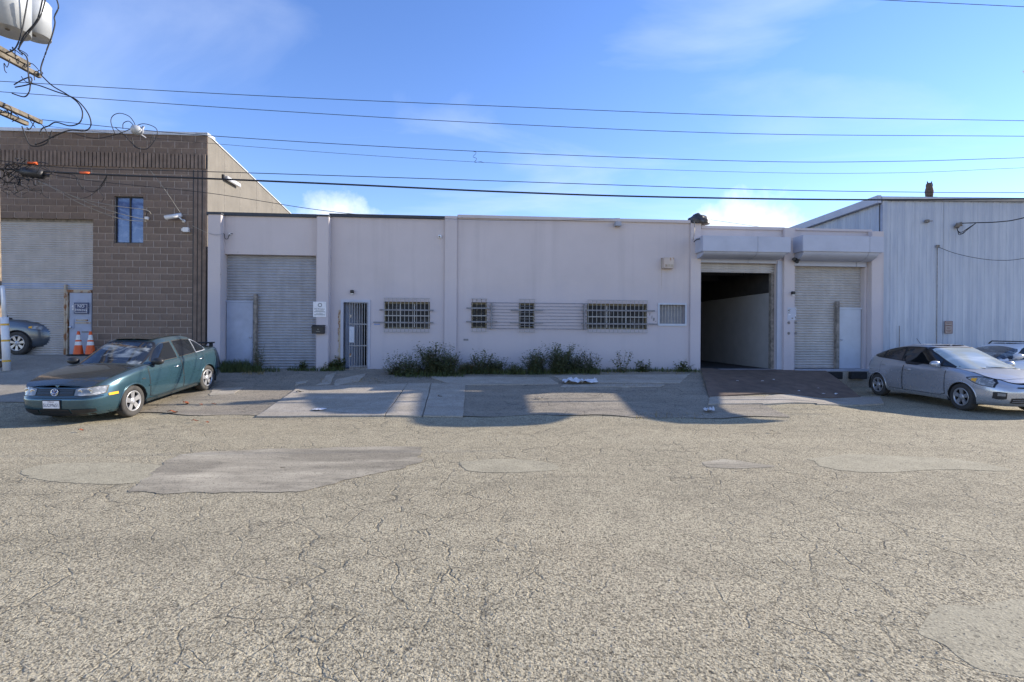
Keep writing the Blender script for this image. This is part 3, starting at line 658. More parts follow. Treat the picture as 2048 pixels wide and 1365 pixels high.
# --- awnings (box over a curved cove)
def awning(px0, px1, seam, y0, y1, ylow, pxl0, pxl1, label):
    D = .62; a, b = U(px0, 480, -D), U(px1, 480, -D); zt = Z((px0 + px1) / 2, y0, -D); zl = Z((px0 + px1) / 2, y1, -D); zz0 = Z((px0 + px1) / 2, ylow)
    o = pb(MB().box(a, b, -D, -.004, zl, zt, .008), 'awning', 'awn'); o['label'] = label
    s = U(seam, 490, -D); MB().box(s - .008, s + .008, -D - .006, -D + .01, zl - F0, zt - F0).build('seam', 'trim', o)
    P = []
    for k in range(11):
        t = k / 10 * math.pi / 2; y = -.05 - (D - .10) * (1 - math.sin(t)); z = zz0 + (zl - zz0) * (1 - math.cos(t)) if False else zl - (zl - zz0) * .62 * math.sin(t)
        P.append((-.05 - (D - .1) * math.cos(t), z))
    P.append((-.05, zz0)); a2, b2 = a + .06, b - .12
    m = MB().grid([[(a2, y, z - F0), (b2, y, z - F0)] for y, z in P], False, True)
    for uu in (a2, b2): m.add([(uu, y, z - F0) for y, z in P] + [(uu, -.004, zz0 - F0), (uu, -.004, zl - F0)], [tuple(range(len(P) + 2))])
    m.build('cove', 'awn', o); m2 = MB(); m2.tube([(s, y - .006, z - F0) for y, z in P], .007, 4); m2.build('cove_seam', 'trim', o)
awning(1406, 1582, 1516, 473, 504, 527, 0, 0, 'first blue-grey box awning over the open bay')
awning(1606, 1768, 1740, 472, 504, 534, 0, 0, 'second blue-grey box awning over the closed bay')
# --- windows with burglar bars
def window(h, nb, kind, bands, ext, outer=True):
    a, b, z0, z1 = h; w_ = bpy.data.objects.new('window', None); COL.objects.link(w_); w_.parent = pk; w_.location = ((a + b) / 2, 0, z0 - F0); W = b - a; H = z1 - z0; x0 = -W / 2
    f = MB()
    for q in ((x0, -x0, 0, .05), (x0, -x0, H - .06, H), (x0, x0 + .05, .05, H - .06), (-x0 - .05, -x0, .05, H - .06)): f.box(q[0], q[1], .10, .16, q[2], q[3])
    f.build('frame', 'yellowframe' if kind != 'white' else 'whiteframe', w_)
    np_ = 3 if W > 1.2 else 2 if W > .8 else 1; pw = (W - .1) / np_
    for k in range(np_): MB().box(x0 + .05 + k * pw + .012, x0 + .05 + (k + 1) * pw - .012, .125, .135, .052, H - .062).build('pane', 'winglass', w_)
    for k in range(1, np_): MB().box(x0 + .05 + k * pw - .011, x0 + .05 + k * pw + .011, .10, .16, .051, H - .061).build('mullion', 'whiteframe', w_)
    e = .10 if outer else -.03
    bm_ = MB().box(-.0075, .0075, -.072, -.057, -e + .0, H + e).mesh('bar', 'rustbar' if kind == 'rusty' else 'bar')
    for k in range(nb):
        x = x0 + .03 + (W - .06) * k / (nb - 1); o = bpy.data.objects.new('bar', bm_); COL.objects.link(o); o.parent = w_; o.location = (x, 0, 0)
    MB().box(x0 + .01, -x0 - .01, -.080, -.056, H * .46, H * .46 + .032).build('cross_rail', 'bar', w_)
    if outer: MB().box(x0, -x0, -.072, -.060, -e - .012, -e).box(x0, -x0, -.072, -.060, H + e, H + e + .012).build('end_rail', 'bar', w_)
    for z, l, r in bands: MB().box(x0 - l, -x0 + r, -.092, -.080, H * z, H * z + .045).build('strap', 'grimebar', w_)
    for x in (x0 + .02, -x0 - .02):
        for z in (.06, H - .06): MB().box(x - .012, x + .012, -.058, .10, z, z + .02).build('bracket', 'bar', w_)
    return w_
window(hw1, 12, 'plain', ((.66, .12, .12), (.20, .30, .12)), 0)
window(hw2, 4, 'rusty', ((.74, .16, .10), (.22, .16, .32)), 0); window(hw3, 4, 'plain', ((.68, .26, .24), (.20, .28, .25)), 0); window(hw4, 15, 'plain', ((.70, .20, .22), (.18, .20, .30)), 0)
# last window: plain white frame, bars inside the reveal
a, b, z0, z1 = hw5; w_ = bpy.data.objects.new('window', None); COL.objects.link(w_); w_.parent = pk; w_.location = ((a + b) / 2, 0, z0 - F0); W = b - a; H = z1 - z0
f = MB()
for q in ((-W / 2 - .05, W / 2 + .05, -.07, 0), (-W / 2 - .05, W / 2 + .05, H, H + .05), (-W / 2 - .05, -W / 2, 0, H), (W / 2, W / 2 + .05, 0, H)): f.box(q[0], q[1], -.03, .05, q[2], q[3])
f.build('frame', 'palerdoor', w_); MB().box(-W / 2, W / 2, .16, .18, 0, H).build('blind', 'blind', w_); MB().box(-W / 2, W / 2, .13, .14, 0, H).build('pane', 'winglass', w_) if False else None
bm_ = MB().box(-.010, .010, .02, .04, 0, H).mesh('bar', 'bar')
for k in range(7): o = bpy.data.objects.new('bar', bm_); COL.objects.link(o); o.parent = w_; o.location = (-W / 2 + .14 + k * (W - .2) / 6.4 - .03, 0, 0)
# horizontal rods strung between the barred windows
rr = fthing('security_rods', 'row of thin horizontal rods bolted between the barred windows', 'rods', PK, U(1060), -.05, Z(1060, 658))
for k in range(9):
    zz_ = k * (Z(1060, 607) - Z(1060, 658)) / 8
    MB().tube([(U(974) - U(1060), -.03, zz_), (U(1174) - U(1060), -.03, zz_)], .009 if k in (0, 8) else .007, 5).build('rod', 'grimebar', rr)
for px in (983, 1168): x = U(px) - U(1060); MB().box(x - .022, x + .022, -.06, .045, -.02, Z(1060, 608) - Z(1060, 658)).build('upright', 'grimebar', rr)
# --- security door
sd = bpy.data.objects.new('security_door', None); COL.objects.link(sd); sd.parent = pk; sd.location = (hd[0], 0, .02); W = hd[1] - hd[0]; H = hd[3] - hd[2]
fr_ = MB()
for q in ((-.06, .02, -.01, H + .06), (W - .02, W + .06, -.01, H + .06)): fr_.box(q[0], q[1], -.03, .12, q[2], q[3])
fr_.box(.02, W - .02, -.03, .12, H - .02, H + .06); fr_.build('door_frame', 'awn', sd)
MB().box(-.02, W + .02, -.12, .1, -.05, 0).build('threshold', 'concrete', sd)
inn = MB(); inn.add([(.03, .16, .02), (.42, .75, .02), (.42, .75, H - .03), (.03, .16, H - .03), (.07, .13, .02), (.46, .72, .02), (.46, .72, H - .03), (.07, .13, H - .03)], [(0, 1, 2, 3), (4, 5, 6, 7), (0, 3, 7, 4), (1, 2, 6, 5), (3, 2, 6, 7)])
inn.build('inner_door', 'bluedoor', sd)
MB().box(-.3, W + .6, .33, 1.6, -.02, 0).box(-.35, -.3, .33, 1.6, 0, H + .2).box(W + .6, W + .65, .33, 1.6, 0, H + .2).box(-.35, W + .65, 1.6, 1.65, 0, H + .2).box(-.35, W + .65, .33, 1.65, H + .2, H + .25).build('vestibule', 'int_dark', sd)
# gate leaf hinged at the right, swung a little outwards
gt = bpy.data.objects.new('gate', None); COL.objects.link(gt); gt.parent = sd; gt.location = (W - .03, -.05, .05); gt.rotation_euler = (0, 0, R(14)); GW = W * .66; GH = H - .06
def gbar(m, name='bar', mat='bar'): o = bpy.data.objects.new(name, m); COL.objects.link(o); o.parent = gt; return o
vb = MB().box(-.010, .010, -.010, .010, 0, GH).mesh('bar', 'gatebar')
for k in range(8): gbar(vb).location = (-GW + k * GW / 7, 0, 0)
for z in (.03, GH * .33, GH * .66, GH - .02): gbar(MB().box(-GW - .015, .015, -.016, .016, z - .016, z + .016).mesh('rail', 'gatebar'), 'rail')
gbar(MB().box(-GW - .01, -GW + .13, -.03, -.02, GH * .38, GH * .62).mesh('lock_plate', 'palerdoor'), 'lock_plate')
gbar(MB().box(-GW + .0, -GW + .05, -.05, .02, GH * .76, GH * .80).box(-GW, -GW + .05, -.05, .02, GH * .16, GH * .21).mesh('latch', 'rust'), 'latch')
gbar(MB().box(-GW, 0, -.02, .02, -.09, .0).mesh('bottom_plate', 'post'), 'bottom_plate')
# peeled strip of old stucco beside the door frame
pe = MB(); random.seed(5); z = F0
while z < F0 + 1.75: h = random.uniform(.04, .12); pe.box(hd[0] - .11 - random.uniform(0, .035), hd[0] - .062, -.012 - random.uniform(0, .012), -.002, z, z + h); z += h + .003
pb(pe, 'peeled_edge', 'rust')
# dock under the closed bay
dk = MB().box(U(1590), ug, -.16, -.01, -.1, F0 - .002, .01); o = pb(dk, 'dock_sill', 'concrete')
pb(MB().box(U(1584), U(1768), -.175, -.005, F0 - .05, F0 + .02, .006), 'dock_nosing', 'trim')
for a, b in ((1600, 1618), (1626, 1674), (1690, 1722)): pb(MB().box(U(a), U(b), -.30, -.165, F0 - .29, F0 - .06, .012), 'dock_bumper', 'rubber')
# steel ramp up to the open bay
q = [PK.w(U(1402), -.02), PK.w(U(1648), -.02)]
A0 = Vector((q[0].x, q[0].y, F0 + .005)); A1 = Vector((q[1].x, q[1].y, F0 + .0)); B1 = ground(1722, 797); B0 = ground(1418, 797)
B0.z = max(G(B0.x, B0.y) + .03, .06); B1.z = G(B1.x, B1.y) + .03
rows = []; nr = 14
for i in range(nr + 1):
    t = i / nr; a = A0.lerp(B0, t); b = A1.lerp(B1, t); row = []
    for j in range(13):
        p = a.lerp(b, j / 12); s_ = j / 12
        p.z += .05 * math.sin(math.pi * t) * (1 if s_ < .9 else .6)
        p.z = max(p.z, G(p.x, p.y) + .045); row.append(p.copy())
    rows.append(row)
rp = MB().grid(rows); edge = [r[-1] for r in rows]; rp.grid([edge, [Vector((p.x, p.y, max(G(p.x, p.y) - .02, p.z - .10 - .5 * (1 - i / nr)))) for i, p in enumerate(edge)]], False, False)
rp.grid([rows[-1], [Vector((p.x, p.y, p.z - .08)) for p in rows[-1]]], False, False)
tag(rp.build('loading_ramp', 'plate', org=tuple(B0)), 'brown steel loading ramp rising to the open bay', 'ramp')

# --- things fixed to the pink building
def wallthing(name, label, cat_, px, py, d=0, fr=PK, group=None): u, z = fr.px(px, py); return fthing(name, label, cat_, fr, u, d, z, group)
t = wallthing('company_sign', 'white company sign plate on the pilaster above the mailbox', 'sign', 644.5, 620, -.252); MB().box(-.19, .19, -.014, 0, -.23, .23).build('plate', 'paper', t)
MB().lathe([(.045, -.018), (.06, -.018), (.06, -.013), (.045, -.013)], 20, (.01, 0, .13), 'Y').build('ring_emblem', 'ink', t)
text('lettering', 'HC Rotation', .062, 'ink', t, (0, -.015, .012), (R(90), 0, 0), .95)
ln = MB()
for z, w2 in ((-.045, .12), (-.075, .16), (-.135, .10), (-.165, .16)): ln.box(-w2, w2, -.016, -.012, z - .006, z + .006)
ln.build('small_print', 'ink', t)
t = wallthing('mailbox', 'black wall mailbox below the white company sign', 'mailbox', 643, 660, -.252); MB().box(-.18, .18, -.12, 0, -.12, .10, .01).build('case', 'black', t); MB().add([(-.19, -.14, .06), (.19, -.14, .06), (.19, 0, .13), (-.19, 0, .13), (-.19, -.14, .075), (.19, -.14, .075), (.19, 0, .145), (-.19, 0, .145)], [(0, 1, 2, 3), (4, 5, 6, 7), (0, 1, 5, 4), (1, 2, 6, 5), (3, 0, 4, 7)]).build('lid', 'black', t); MB().box(-.05, .06, -.124, -.118, -.06, -.045).box(-.01, .02, -.124, -.118, .0, .025).build('print', 'wire2', t)
def wall_lamp(px, py, d, label): t = wallthing('wall_lamp', label, 'lamp', px, py, d); MB().box(-.05, .05, -.10, 0, -.02, .08, .012).build('housing', 'black', t); MB().box(-.035, .035, -.085, -.02, -.055, -.021, .006).build('lens', 'refl', t)
wall_lamp(705, 586, 0, 'small black wall lamp above the security door'); wall_lamp(1580, 589, -.12, 'small black wall lamp on the pilaster between the bays')
t = wallthing('dome_camera', 'small white dome camera near the roof edge of the pink wall', 'camera', 880, 474, 0); MB().lathe([(.065, 0), (.065, -.03), (.05, -.06), (.02, -.08), (0, -.085)], 16, (0, 0, 0), 'Y').build('dome', 'white', t); MB().lathe([(.022, -.085), (.02, -.092), (0, -.094)], 10, (-.01, 0, -.01), 'Y').build('lens', 'black', t)
t = wallthing('floodlight', 'grey floodlight hanging below the roof edge of the pink wall', 'light', 1234, 450, 0); MB().box(-.11, .09, -.22, -.04, -.08, .06, .015).build('housing', 'trim', t); MB().box(-.015, .015, -.06, .0, .0, .12).build('bracket', 'trim', t); MB().box(-.09, .07, -.20, -.05, -.086, -.081).build('lens', 'rust', t)
t = wallthing('vent_box', 'rust-streaked square vent box on the pink wall', 'vent', 1333.5, 528, 0); MB().box(-.17, .17, -.20, 0, -.17, .18, .015).build('case', 'rustbox', t)
for k in range(3): MB().box(-.12 + k * .09, -.05 + k * .09, -.206, -.198, -.12, -.04).build('slot', 'rust', t)
MB().box(-.185, -.17, -.05, 0, -.17, .18).build('flange', 'rust', t)
st_ = MB(); 
for k in range(5): st_.box(-.175 + k * .003, -.16 - k * .001, -.0035, -.0015, -.30 - k * .14, -.18 - k * .14)
st_.build('rust_streak', 'rust', t)
t = wallthing('camera_cluster', 'cluster of three dark cameras on the pilaster between the awnings', 'camera', 1583, 521, -.12); MB().box(-.03, .03, -.06, 0, -.03, .06, .01).build('mount', 'black', t)
for dx, dz in ((-.09, .02), (.09, .01), (.02, -.08)): MB().tube([(dx * .4, -.05, dz * .4), (dx, -.17, dz - .02)], .05, 10).build('camera_head', 'black', t)
t = wallthing('torn_poster', 'torn blue-grey poster on the pilaster between the bays', 'poster', 1579, 628, -.122); MB().box(-.15, .15, -.004, 0, -.21, .20).build('sheet', 'awn', t)
random.seed(9)
for k in range(16): x = random.choice((-.13, .11, random.uniform(-.12, .1))); z = random.uniform(-.19, .17); MB().box(x, x + random.uniform(.02, .07), -.0075, -.0035, z, z + random.uniform(.015, .04)).build('scrap', 'post' if k % 3 else 'paper', t)
for k, (px, py) in enumerate(((1573, 646), (1587, 646), (1573, 667), (1587, 667))): t = wallthing('bolt', 'round steel anchor bolt below the torn poster', 'bolt', px, py, -.122, group='anchor bolts below the poster'); MB().lathe([(.045, 0), (.045, -.012), (.03, -.014), (.03, -.004)], 12, (0, 0, 0), 'Y').build('washer', 'post', t); MB().lathe([(.02, 0), (.02, -.03), (0, -.032)], 6, (0, 0, 0), 'Y').build('nut', 'grimebar', t)
nt_ = wallthing('house_number', 'dark digits stepping down beside the wide barred window', 'number', 1304, 636, 0)
for k, (px, py) in enumerate(((1299.6, 629), (1303.7, 635), (1307.5, 639.5), (1311.5, 642.5))):
    text('digit', '1180'[k] if k < 3 else '-', .14, 'ink', nt_, (U(px) - U(1304), -.006, Z(px, py) - Z(1304, 636)), (R(90), R(8), 0), .8)
t = wallthing('roof_tarp_bundle', 'dark tarp bundle tied down on the roof corner', 'tarp', 1399, 447, .1)
b_ = bmesh.new(); bmesh.ops.create_icosphere(b_, subdivisions=4, radius=1); random.seed(2)
for v in b_.verts:
    n_ = mn.noise(v.co * 2.3) * .16 + mn.noise(v.co * 6) * .09; v.co = v.co * (1 + n_); v.co = Vector((v.co.x * .34, v.co.y * .3, max(-.02, v.co.z * .30 + .02)))
MB().bm(b_, True).build('tarp', 'tarp', t); MB().tube([(-.22, -.2, .05), (-.3, -.42, -.3), (-.36, -.44, -.62)], .012, 5).build('rope', 'rust', t)
MB().tube(cat([(-.35, -.47, -.68), (-.25, -.49, -.60), (-.05, -.5, -.56), (.15, -.5, -.56)], 5), .018, 6).build('hose', 'wire', t)
t = wallthing('paint_mark', 'short blue chalk stroke left of the wide barred window', 'mark', 754, 649, -.001); MB().box(-.09, .09, -.0035, 0, -.012, .012).build('stroke', 'bluepaint', t)
t = wallthing('vent_plate', 'small dark vent plate low on the pink wall', 'vent', 932, 680, -.001); MB().box(-.075, .075, -.012, 0, -.03, .03).build('plate', 'grimebar', t)
t = wallthing('service_hook', 'wire hook with short cable loop on the left pink pilaster', 'bracket', 452, 470, -.01); MB().tube(cat([(-.12, -.05, .02), (0, -.1, .0), (.03, -.12, -.13), (.10, -.1, -.14), (.13, -.05, 0), (.22, -.03, .03)], 5), .01, 5).build('loop', 'wire', t); MB().box(.1, .16, -.05, .01, -.02, .05, .01).build('insulator', 'white', t)

# ================================================================== METAL BUILDING (right)
ml = thing('metal_building', 'pale blue ribbed metal warehouse with weathered streaks', 'building', MT.w(0, 0, 0), MT.th)
mz = MT.z(1800, 399)
prof = []; pitch = .248
for k in range(4):
    b = k * pitch
    prof += [(b, 0), (b + .155, 0), (b + .172, -.013), (b + .215, -.013), (b + .232, 0)]
prof.append((4 * pitch - .004, 0))
pmesh = MB().grid([[(x, y, -.1) for x, y in prof], [(x, y, mz - .06) for x, y in prof]], False, False).mesh('panel', 'siding')
for k in range(14): o = bpy.data.objects.new('panel', pmesh); COL.objects.link(o); o.parent = ml; o.location = (.02 + k * 4 * pitch, random.uniform(-.003, .003), 0)
smesh = MB().grid([[(y, x, 3.5) for x, y in prof], [(y, x, mz - .06) for x, y in prof]], False, False).mesh('panel', 'siding')
for k in range(12): o = bpy.data.objects.new('panel', smesh); COL.objects.link(o); o.parent = ml; o.location = (-.16, .05 + k * 4 * pitch, 0)
MB().box(-.12, 14, .05, 12, -.1, mz - .1).build('core', 'trim', ml)
MB().box(-.15, 14.2, -.07, .1, mz - .055, mz + .02, .01).build('eave_trim', 'trim', ml)
MB().tube([(-.2, -.10, mz + .0), (14.2, -.10, mz + .03)], .055, 10).build('gutter', 'capmetal', ml)
MB().box(-.30, 14.2, -.05, 12, mz + .025, mz + .08).build('roof', 'capmetal', ml)
MB().box(-.34, -.20, -.12, 12, mz - .16, mz + .10, .01).build('rake_trim', 'awn', ml)
MB().box(-.12, .06, -.05, .05, .0, mz - .06, .01).build('corner_trim', 'siding', ml)
MB().tube([(-.15, -.05, 0), (-.15, -.05, mz - .2)], .035, 8).build('downpipe', 'trim', ml)
scw = MB()
for k in range(56): scw.box(k * pitch + .185, k * pitch + .203, -.040, -.029, mz - .085, mz - .065)
scw.build('screw_row', 'post', ml)
# owl decoy
u, z = MT.px(1861, 391); t = fthing('owl_decoy', 'brown owl decoy perched on the metal roof edge', 'decoy', MT, u, .05, mz + .085)
MB().lathe([(.0, 0), (.10, .0), (.115, .10), (.125, .20), (.11, .29), (.095, .34), (.10, .40), (.09, .46), (.04, .49), (0, .495)], 14).build('body', 'owl', t)
for s in (-1, 1): MB().tube([(s * .05, 0, .45), (s * .085, -.01, .56)], .03, 6, rs=[.035, .004]).build('ear_tuft', 'owl', t)
MB().tube([(0, -.09, .40), (0, -.12, .38)], .02, 6, rs=[.02, .004]).build('beak', 'wire2', t); MB().box(-.16, .20, -.1, .1, -.01, .0).build('base', 'post', t)
# parking sign, wall fittings
t = fthing('parking_sign', 'small beige parking notice with brown print on the metal wall', 'sign', MT, MT.u(1895, 655), -.035, MT.z(1895, 655))
MB().box(-.13, .13, -.012, 0, -.21, .21).build('plate', 'signred', t); bd = MB()
for a, b, c, d in ((-.13, .13, .195, .21), (-.13, .13, -.21, -.195), (-.13, -.115, -.195, .195), (.115, .13, -.195, .195)): bd.box(a, b, -.017, -.0125, c, d)
bd.build('border', 'brown', t)
for k, s in enumerate(('PRIVATE', 'PARKING', 'ONLY')): text('lettering', s, .055, 'brown', t, (0, -.014, .14 - k * .085), (R(90), 0, 0), .9)
ln = MB()
for z, w2 in ((-.095, .09), (-.125, .09), (-.155, .06)): ln.box(-w2, w2, -.0155, -.0125, z - .006, z + .006)
ln.build('small_print', 'brown', t)
t = fthing('weatherhead', 'grey service weatherhead on the metal wall with drooping cables', 'weatherhead', MT, MT.u(1914, 453), -.03, MT.z(1914, 453))
MB().tube([(-.06, -.02, -.05), (-.06, -.08, .03), (.0, -.16, .04)], .075, 10).build('hood', 'post', t)
def MP(px, py, d): u_, z_ = MT.px(px, py, d); return Vector((u_ - MT.u(1914, 453), d + .03, z_ - MT.z(1914, 453)))
for k, mid in enumerate(((1920, 470), (1925, 468), (1923, 465))): MB().tube(cat([MP(1914, 455, -.2), MP(1916, 464 - k, -.26), MP(*mid, -.3), MP(1936, 459 - k, -.4), MP(1953, 446, -.55)], 6), .011, 5).build('drip_loop', 'wire', t)
MB().tube(cat([MP(1920, 447, -.1), MP(1953, 446, -.55), MP(2000, 444, -1.0), MP(2048, 436, -1.6), MP(2200, 395, -3)], 6), .017, 6).build('service_cable', 'wire', t)
t = fthing('wall_conduit', 'thin vertical conduit on the metal wall with a sagging cable', 'conduit', MT, MT.u(1872, 600), -.04, 0)
MB().tube([(0, 0, .1), (0, 0, MT.z(1872, 494))], .012, 6).build('pipe', 'post', t)
def MQ(px, py, d): u_, z_ = MT.px(px, py, d); return Vector((u_ - MT.u(1872, 600), d + .04, z_))
MB().tube(cat([MQ(1872, 494, -.04), MQ(1880, 496, -.1), MQ(1910, 507, -.2), MQ(1950, 516, -.3), MQ(1995, 521, -.4), MQ(2048, 517, -.5), MQ(2150, 490, -.6)], 6), .009, 5).build('cable', 'wire', t)
MB().box(-.05, .05, -.04, .0, MT.z(1872, 496), MT.z(1872, 491)).build('clip', 'post', t)
t = fthing('wall_fixture', 'small grey fixture high on the metal wall', 'light', MT, MT.u(1851, 444), -.03, MT.z(1851, 444)); MB().box(-.08, .04, -.12, 0, -.05, .05, .015).build('housing', 'post', t); MB().tube([(.03, -.08, 0), (.14, -.1, .0)], .015, 6).build('arm', 'post', t)
t = fthing('short_pipe', 'short dark pipe standing against the metal wall', 'pipe', MT, MT.u(1796, 680), -.06, .0); MB().tube([(0, 0, 0), (0, 0, MT.z(1796, 652))], .012, 6).build('pipe', 'post', t); MB().box(-.04, .04, -.03, .05, .9, .94).build('clamp', 'post', t)

# unseen mast with three panels, added and shaped to cast the yard shadows
nb = thing('shadow_caster', 'unseen mast with three added shadow-casting panels beyond the metal warehouse', 'sign', (21, 19.6, 0))
def cast(px, py, Xc=21.0):
    g = ground(px, py); t = (Xc - g.x) / 2.1; return g.y + .69 * t - 19.6, g.z + t
MB().tube([(.2, .9, 0), (.2, .9, 13.2)], .16, 14).build('mast', 'trim', nb)
for pxs in ([(606, 790), (616, 812), (640, 828), (670, 832), (740, 833), (764, 829), (774, 812), (790, 790)],
            [(842, 785), (834, 846), (860, 853), (920, 855), (1018, 853), (1080, 849), (1112, 842), (1141, 830), (1095, 827), (1052, 828), (1042, 785)],
            [(1232, 785), (1278, 831), (1320, 842), (1371, 848), (1440, 849), (1512, 847), (1564, 842), (1497, 838), (1445, 827), (1430, 815), (1425, 785)]):
    P = [cast(*p) for p in pxs]; MB().prism(P, -.12, .12, 'X').build('panel', 'white', nb)
    c_ = (sum(p[0] for p in P) / len(P), sum(p[1] for p in P) / len(P)); MB().tube([(.05, c_[0], c_[1]), (.2, .9, c_[1])], .07, 8).build('bracket', 'trim', nb)

# ================================================================== UTILITY POLE, WIRES
PX, PY = -14.12, 13.85
pole = thing('utility_pole', 'brown wooden utility pole carrying crossarms and transformers', 'pole', (PX, PY, G(PX, PY)))
gz = G(PX, PY); prs = [(0, .185), (2.5, .175), (6, .16), (9.5, .14), (12.5, .12)]
MB().tube([(.10 - h * .018, 0, h - .1 * (h == 0)) for h, r in prs], .1, 16, rs=[r for h, r in prs]).build('shaft', 'pole', pole)
def arm(y0, y1, z, x, tilt=0): return MB().box(x - .055, x + .055, y0, y1, z - .065, z + .065, .006).build('crossarm', 'wood', pole)
def rel(p): return Vector(p) - Vector((PX, PY, gz))
# arms run away from the street, square to the wires
def armpx(px0, py0, px1, py1, X0, thick=.06):
    k, e = lev(px1, py1); Y1 = X0 / k; z1 = CAMZ + e * Y1; Y0 = Y1 - 2.7
    a, b = rel((X0, Y0, z1)), rel((X0, Y1, z1)); return MB().box(a.x - thick, a.x + thick, a.y, b.y, a.z - .06, a.z + .06, .006).build('crossarm', 'wood', pole)
armpx(0, 115, 80, 153, -14.0); armpx(0, 112, 58, 130, -14.0); armpx(0, 212, 82, 245, -14.0); armpx(0, 225, 54, 248, -14.15)
# transformers
def tank(px, pyb, r, h, Y, label):
    p = atY(px, pyb, Y); t = thing('transformer', label, 'transformer', p, 0, 'pole transformers')
    MB().lathe([(0, .02), (r * .93, .02), (r * .95, 0), (r, .0), (r, h - .06), (r * .97, h - .02), (r * 1.02, h), (r * .9, h + .06), (0, h + .09)], 28).build('tank', 'tank', t)
    MB().lathe([(.05, 0), (.05, .02), (.03, .03), (0, .03)], 10, (r * .2, -r * .3, -.025)).build('drain_plug', 'post', t)
    for k in range(2): MB().lathe([(.05, 0), (.07, .03), (.045, .05), (.07, .08), (.045, .10), (.06, .13), (.02, .2), (0, .2)], 12, ((-.5 + k) * r * .8, -.1, h + .05)).build('bushing', 'tank', t)
    MB().box(-.10, .10, -r - .012, -r + .02, .22, .245).box(-.08, .06, -r - .012, -r + .02, .185, .20).build('label', 'badge', t)
    MB().box(-r - .12, -r + .02, -.05, .05, h * .3, h * .7).build('hanger', 'tank', t); return t
tank(18, 64, .44, 1.15, 13.4, 'large grey pole transformer with a blue label'); tank(70, 75, .36, .95, 14.6, 'smaller grey pole transformer hung behind the large one')
# conduit riser on the pole
cr = thing('conduit_riser', 'white cable riser pipe with yellow bands strapped to the wooden pole', 'conduit', (0, 0, 0))
Yc = 13.62
a, b = atY(14, 742, Yc), atY(9, 635, Yc); c, d = atY(9, 633, Yc), atY(5, 572, Yc); cr.location = a
RL = lambda p: Vector(p) - a
MB().tube([RL(a), RL(b)], .085, 14).build('guard', 'white', cr); MB().tube([RL(b), RL(d)], .05, 12).build('pipe', 'white', cr)
for f in (.12, .42, .80):
    p = a.lerp(b, 1 - f); q = a.lerp(b, 1 - f - .035); MB().tube([RL(p), RL(q)], .0875, 14, False).build('yellow_band', 'yellow', cr)
for f in (.2, .9): p = RL(a.lerp(b, f)); MB().box(p.x - .22, p.x + .02, p.y - .02, p.y + .03, p.z - .025, p.z + .025).build('strap', 'trim', cr)
# wires
def wireY(px, py, Y0): k, e = lev(px, py); Y = Y0 / (1 - .0787 * k); return Vector((k * Y, Y, CAMZ + e * Y))
wn_ = 0
def wire(name, label, pts, r, Y0, ext=True, mat='wire', group=None, n=8):
    P = [wireY(x, y, Y0) for x, y in pts]
    if ext:
        if pts[0][0] < 5: P = [P[0] + (P[0] - P[1]).normalized() * 2.0] + P
        if pts[-1][0] > 2040: P = P + [P[-1] + (P[-1] - P[-2]).normalized() * 9]
    C = cat(P, n); o = MB().tube(C, r, 5).build(name, mat, org=tuple(C[0])); tag(o, label, 'wire', group); return o
wire('overhead_wire', 'topmost of the long thin power lines crossing the sky', [(0, 163), (500, 191), (1000, 213), (1500, 232), (2048, 242)], .009, 15.0)
wire('overhead_wire', 'second thin power line below the topmost one across the sky', [(0, 184), (500, 219), (1000, 248), (1500, 268), (2048, 273)], .009, 15.3)
wire('overhead_wire', 'third thin power line tied by a squiggle to the one below', [(84, 240), (420, 272), (950, 303), (1500, 323), (1800, 323), (2048, 316)], .010, 16.2)
wire('overhead_wire', 'fourth thin power line under the squiggle jumper', [(86, 252), (430, 288), (960, 325), (1500, 345), (1800, 346), (2048, 336)], .006, 16.25)
wire('jumper_wire', 'zigzag jumper joining two thin power lines', [(946, 303), (953, 306), (946, 314), (954, 318), (949, 325), (962, 324), (968, 326)], .007, 16.22, False, n=3)
wire('overhead_wire', 'communication line just above the thick black cable', [(0, 322), (150, 337), (420, 344), (860, 358), (1500, 379), (1850, 385), (2048, 386)], .011, 15.0)
wire('overhead_cable', 'thick twisted black cable crossing low over the roofs', [(0, 338), (110, 345), (230, 351), (420, 358), (700, 370), (1000, 384), (1300, 394), (1700, 400), (2048, 398)], .026, 14.9)
wire('overhead_wire', 'high wire crossing the far top corner of sky above the metal warehouse', [(1700, -6), (1760, 0), (2048, 14)], .009, 13.5)
wire('service_wire', 'service wire drooping from the black splice case to the pink parapet', [(100, 349), (190, 363), (420, 387), (620, 418), (760, 433), (890, 438)], .009, 15.75, False)
wire('service_wire', 'slack wire lying along the pink parapet edge', [(890, 438), (1000, 441), (1120, 441), (1240, 437)], .007, 15.9, False)
wire('service_wire', 'thin wire from the tarp bundle along the low parapet', [(1421, 440), (1470, 447), (1540, 457), (1570, 456)], .006, 16.3, False)
for k, (pts, m_) in enumerate((([(75, 362), (110, 378), (160, 397), (228, 412), (290, 420), (302, 428)], 'wire2'), ([(85, 366), (150, 395), (215, 420), (260, 433), (296, 440)], 'wire2'), ([(92, 368), (150, 402), (210, 428), (250, 440), (292, 443)], 'wire2'))):
    wire('service_wire', ('upper', 'middle', 'lower')[k] + ' of three pale drop wires falling to the blue window', pts, .009, 15.9 + .0, False, m_)
wire('service_wire', 'thin diagonal wire running down to the bullet camera', [(300, 340), (330, 380), (360, 425)], .007, 16.2, False, 'wire2')
wire('service_wire', 'thin wire from the block corner to the pink pilaster hook', [(385, 452), (410, 464), (430, 470), (445, 468)], .006, 15.8, False, 'wire2')
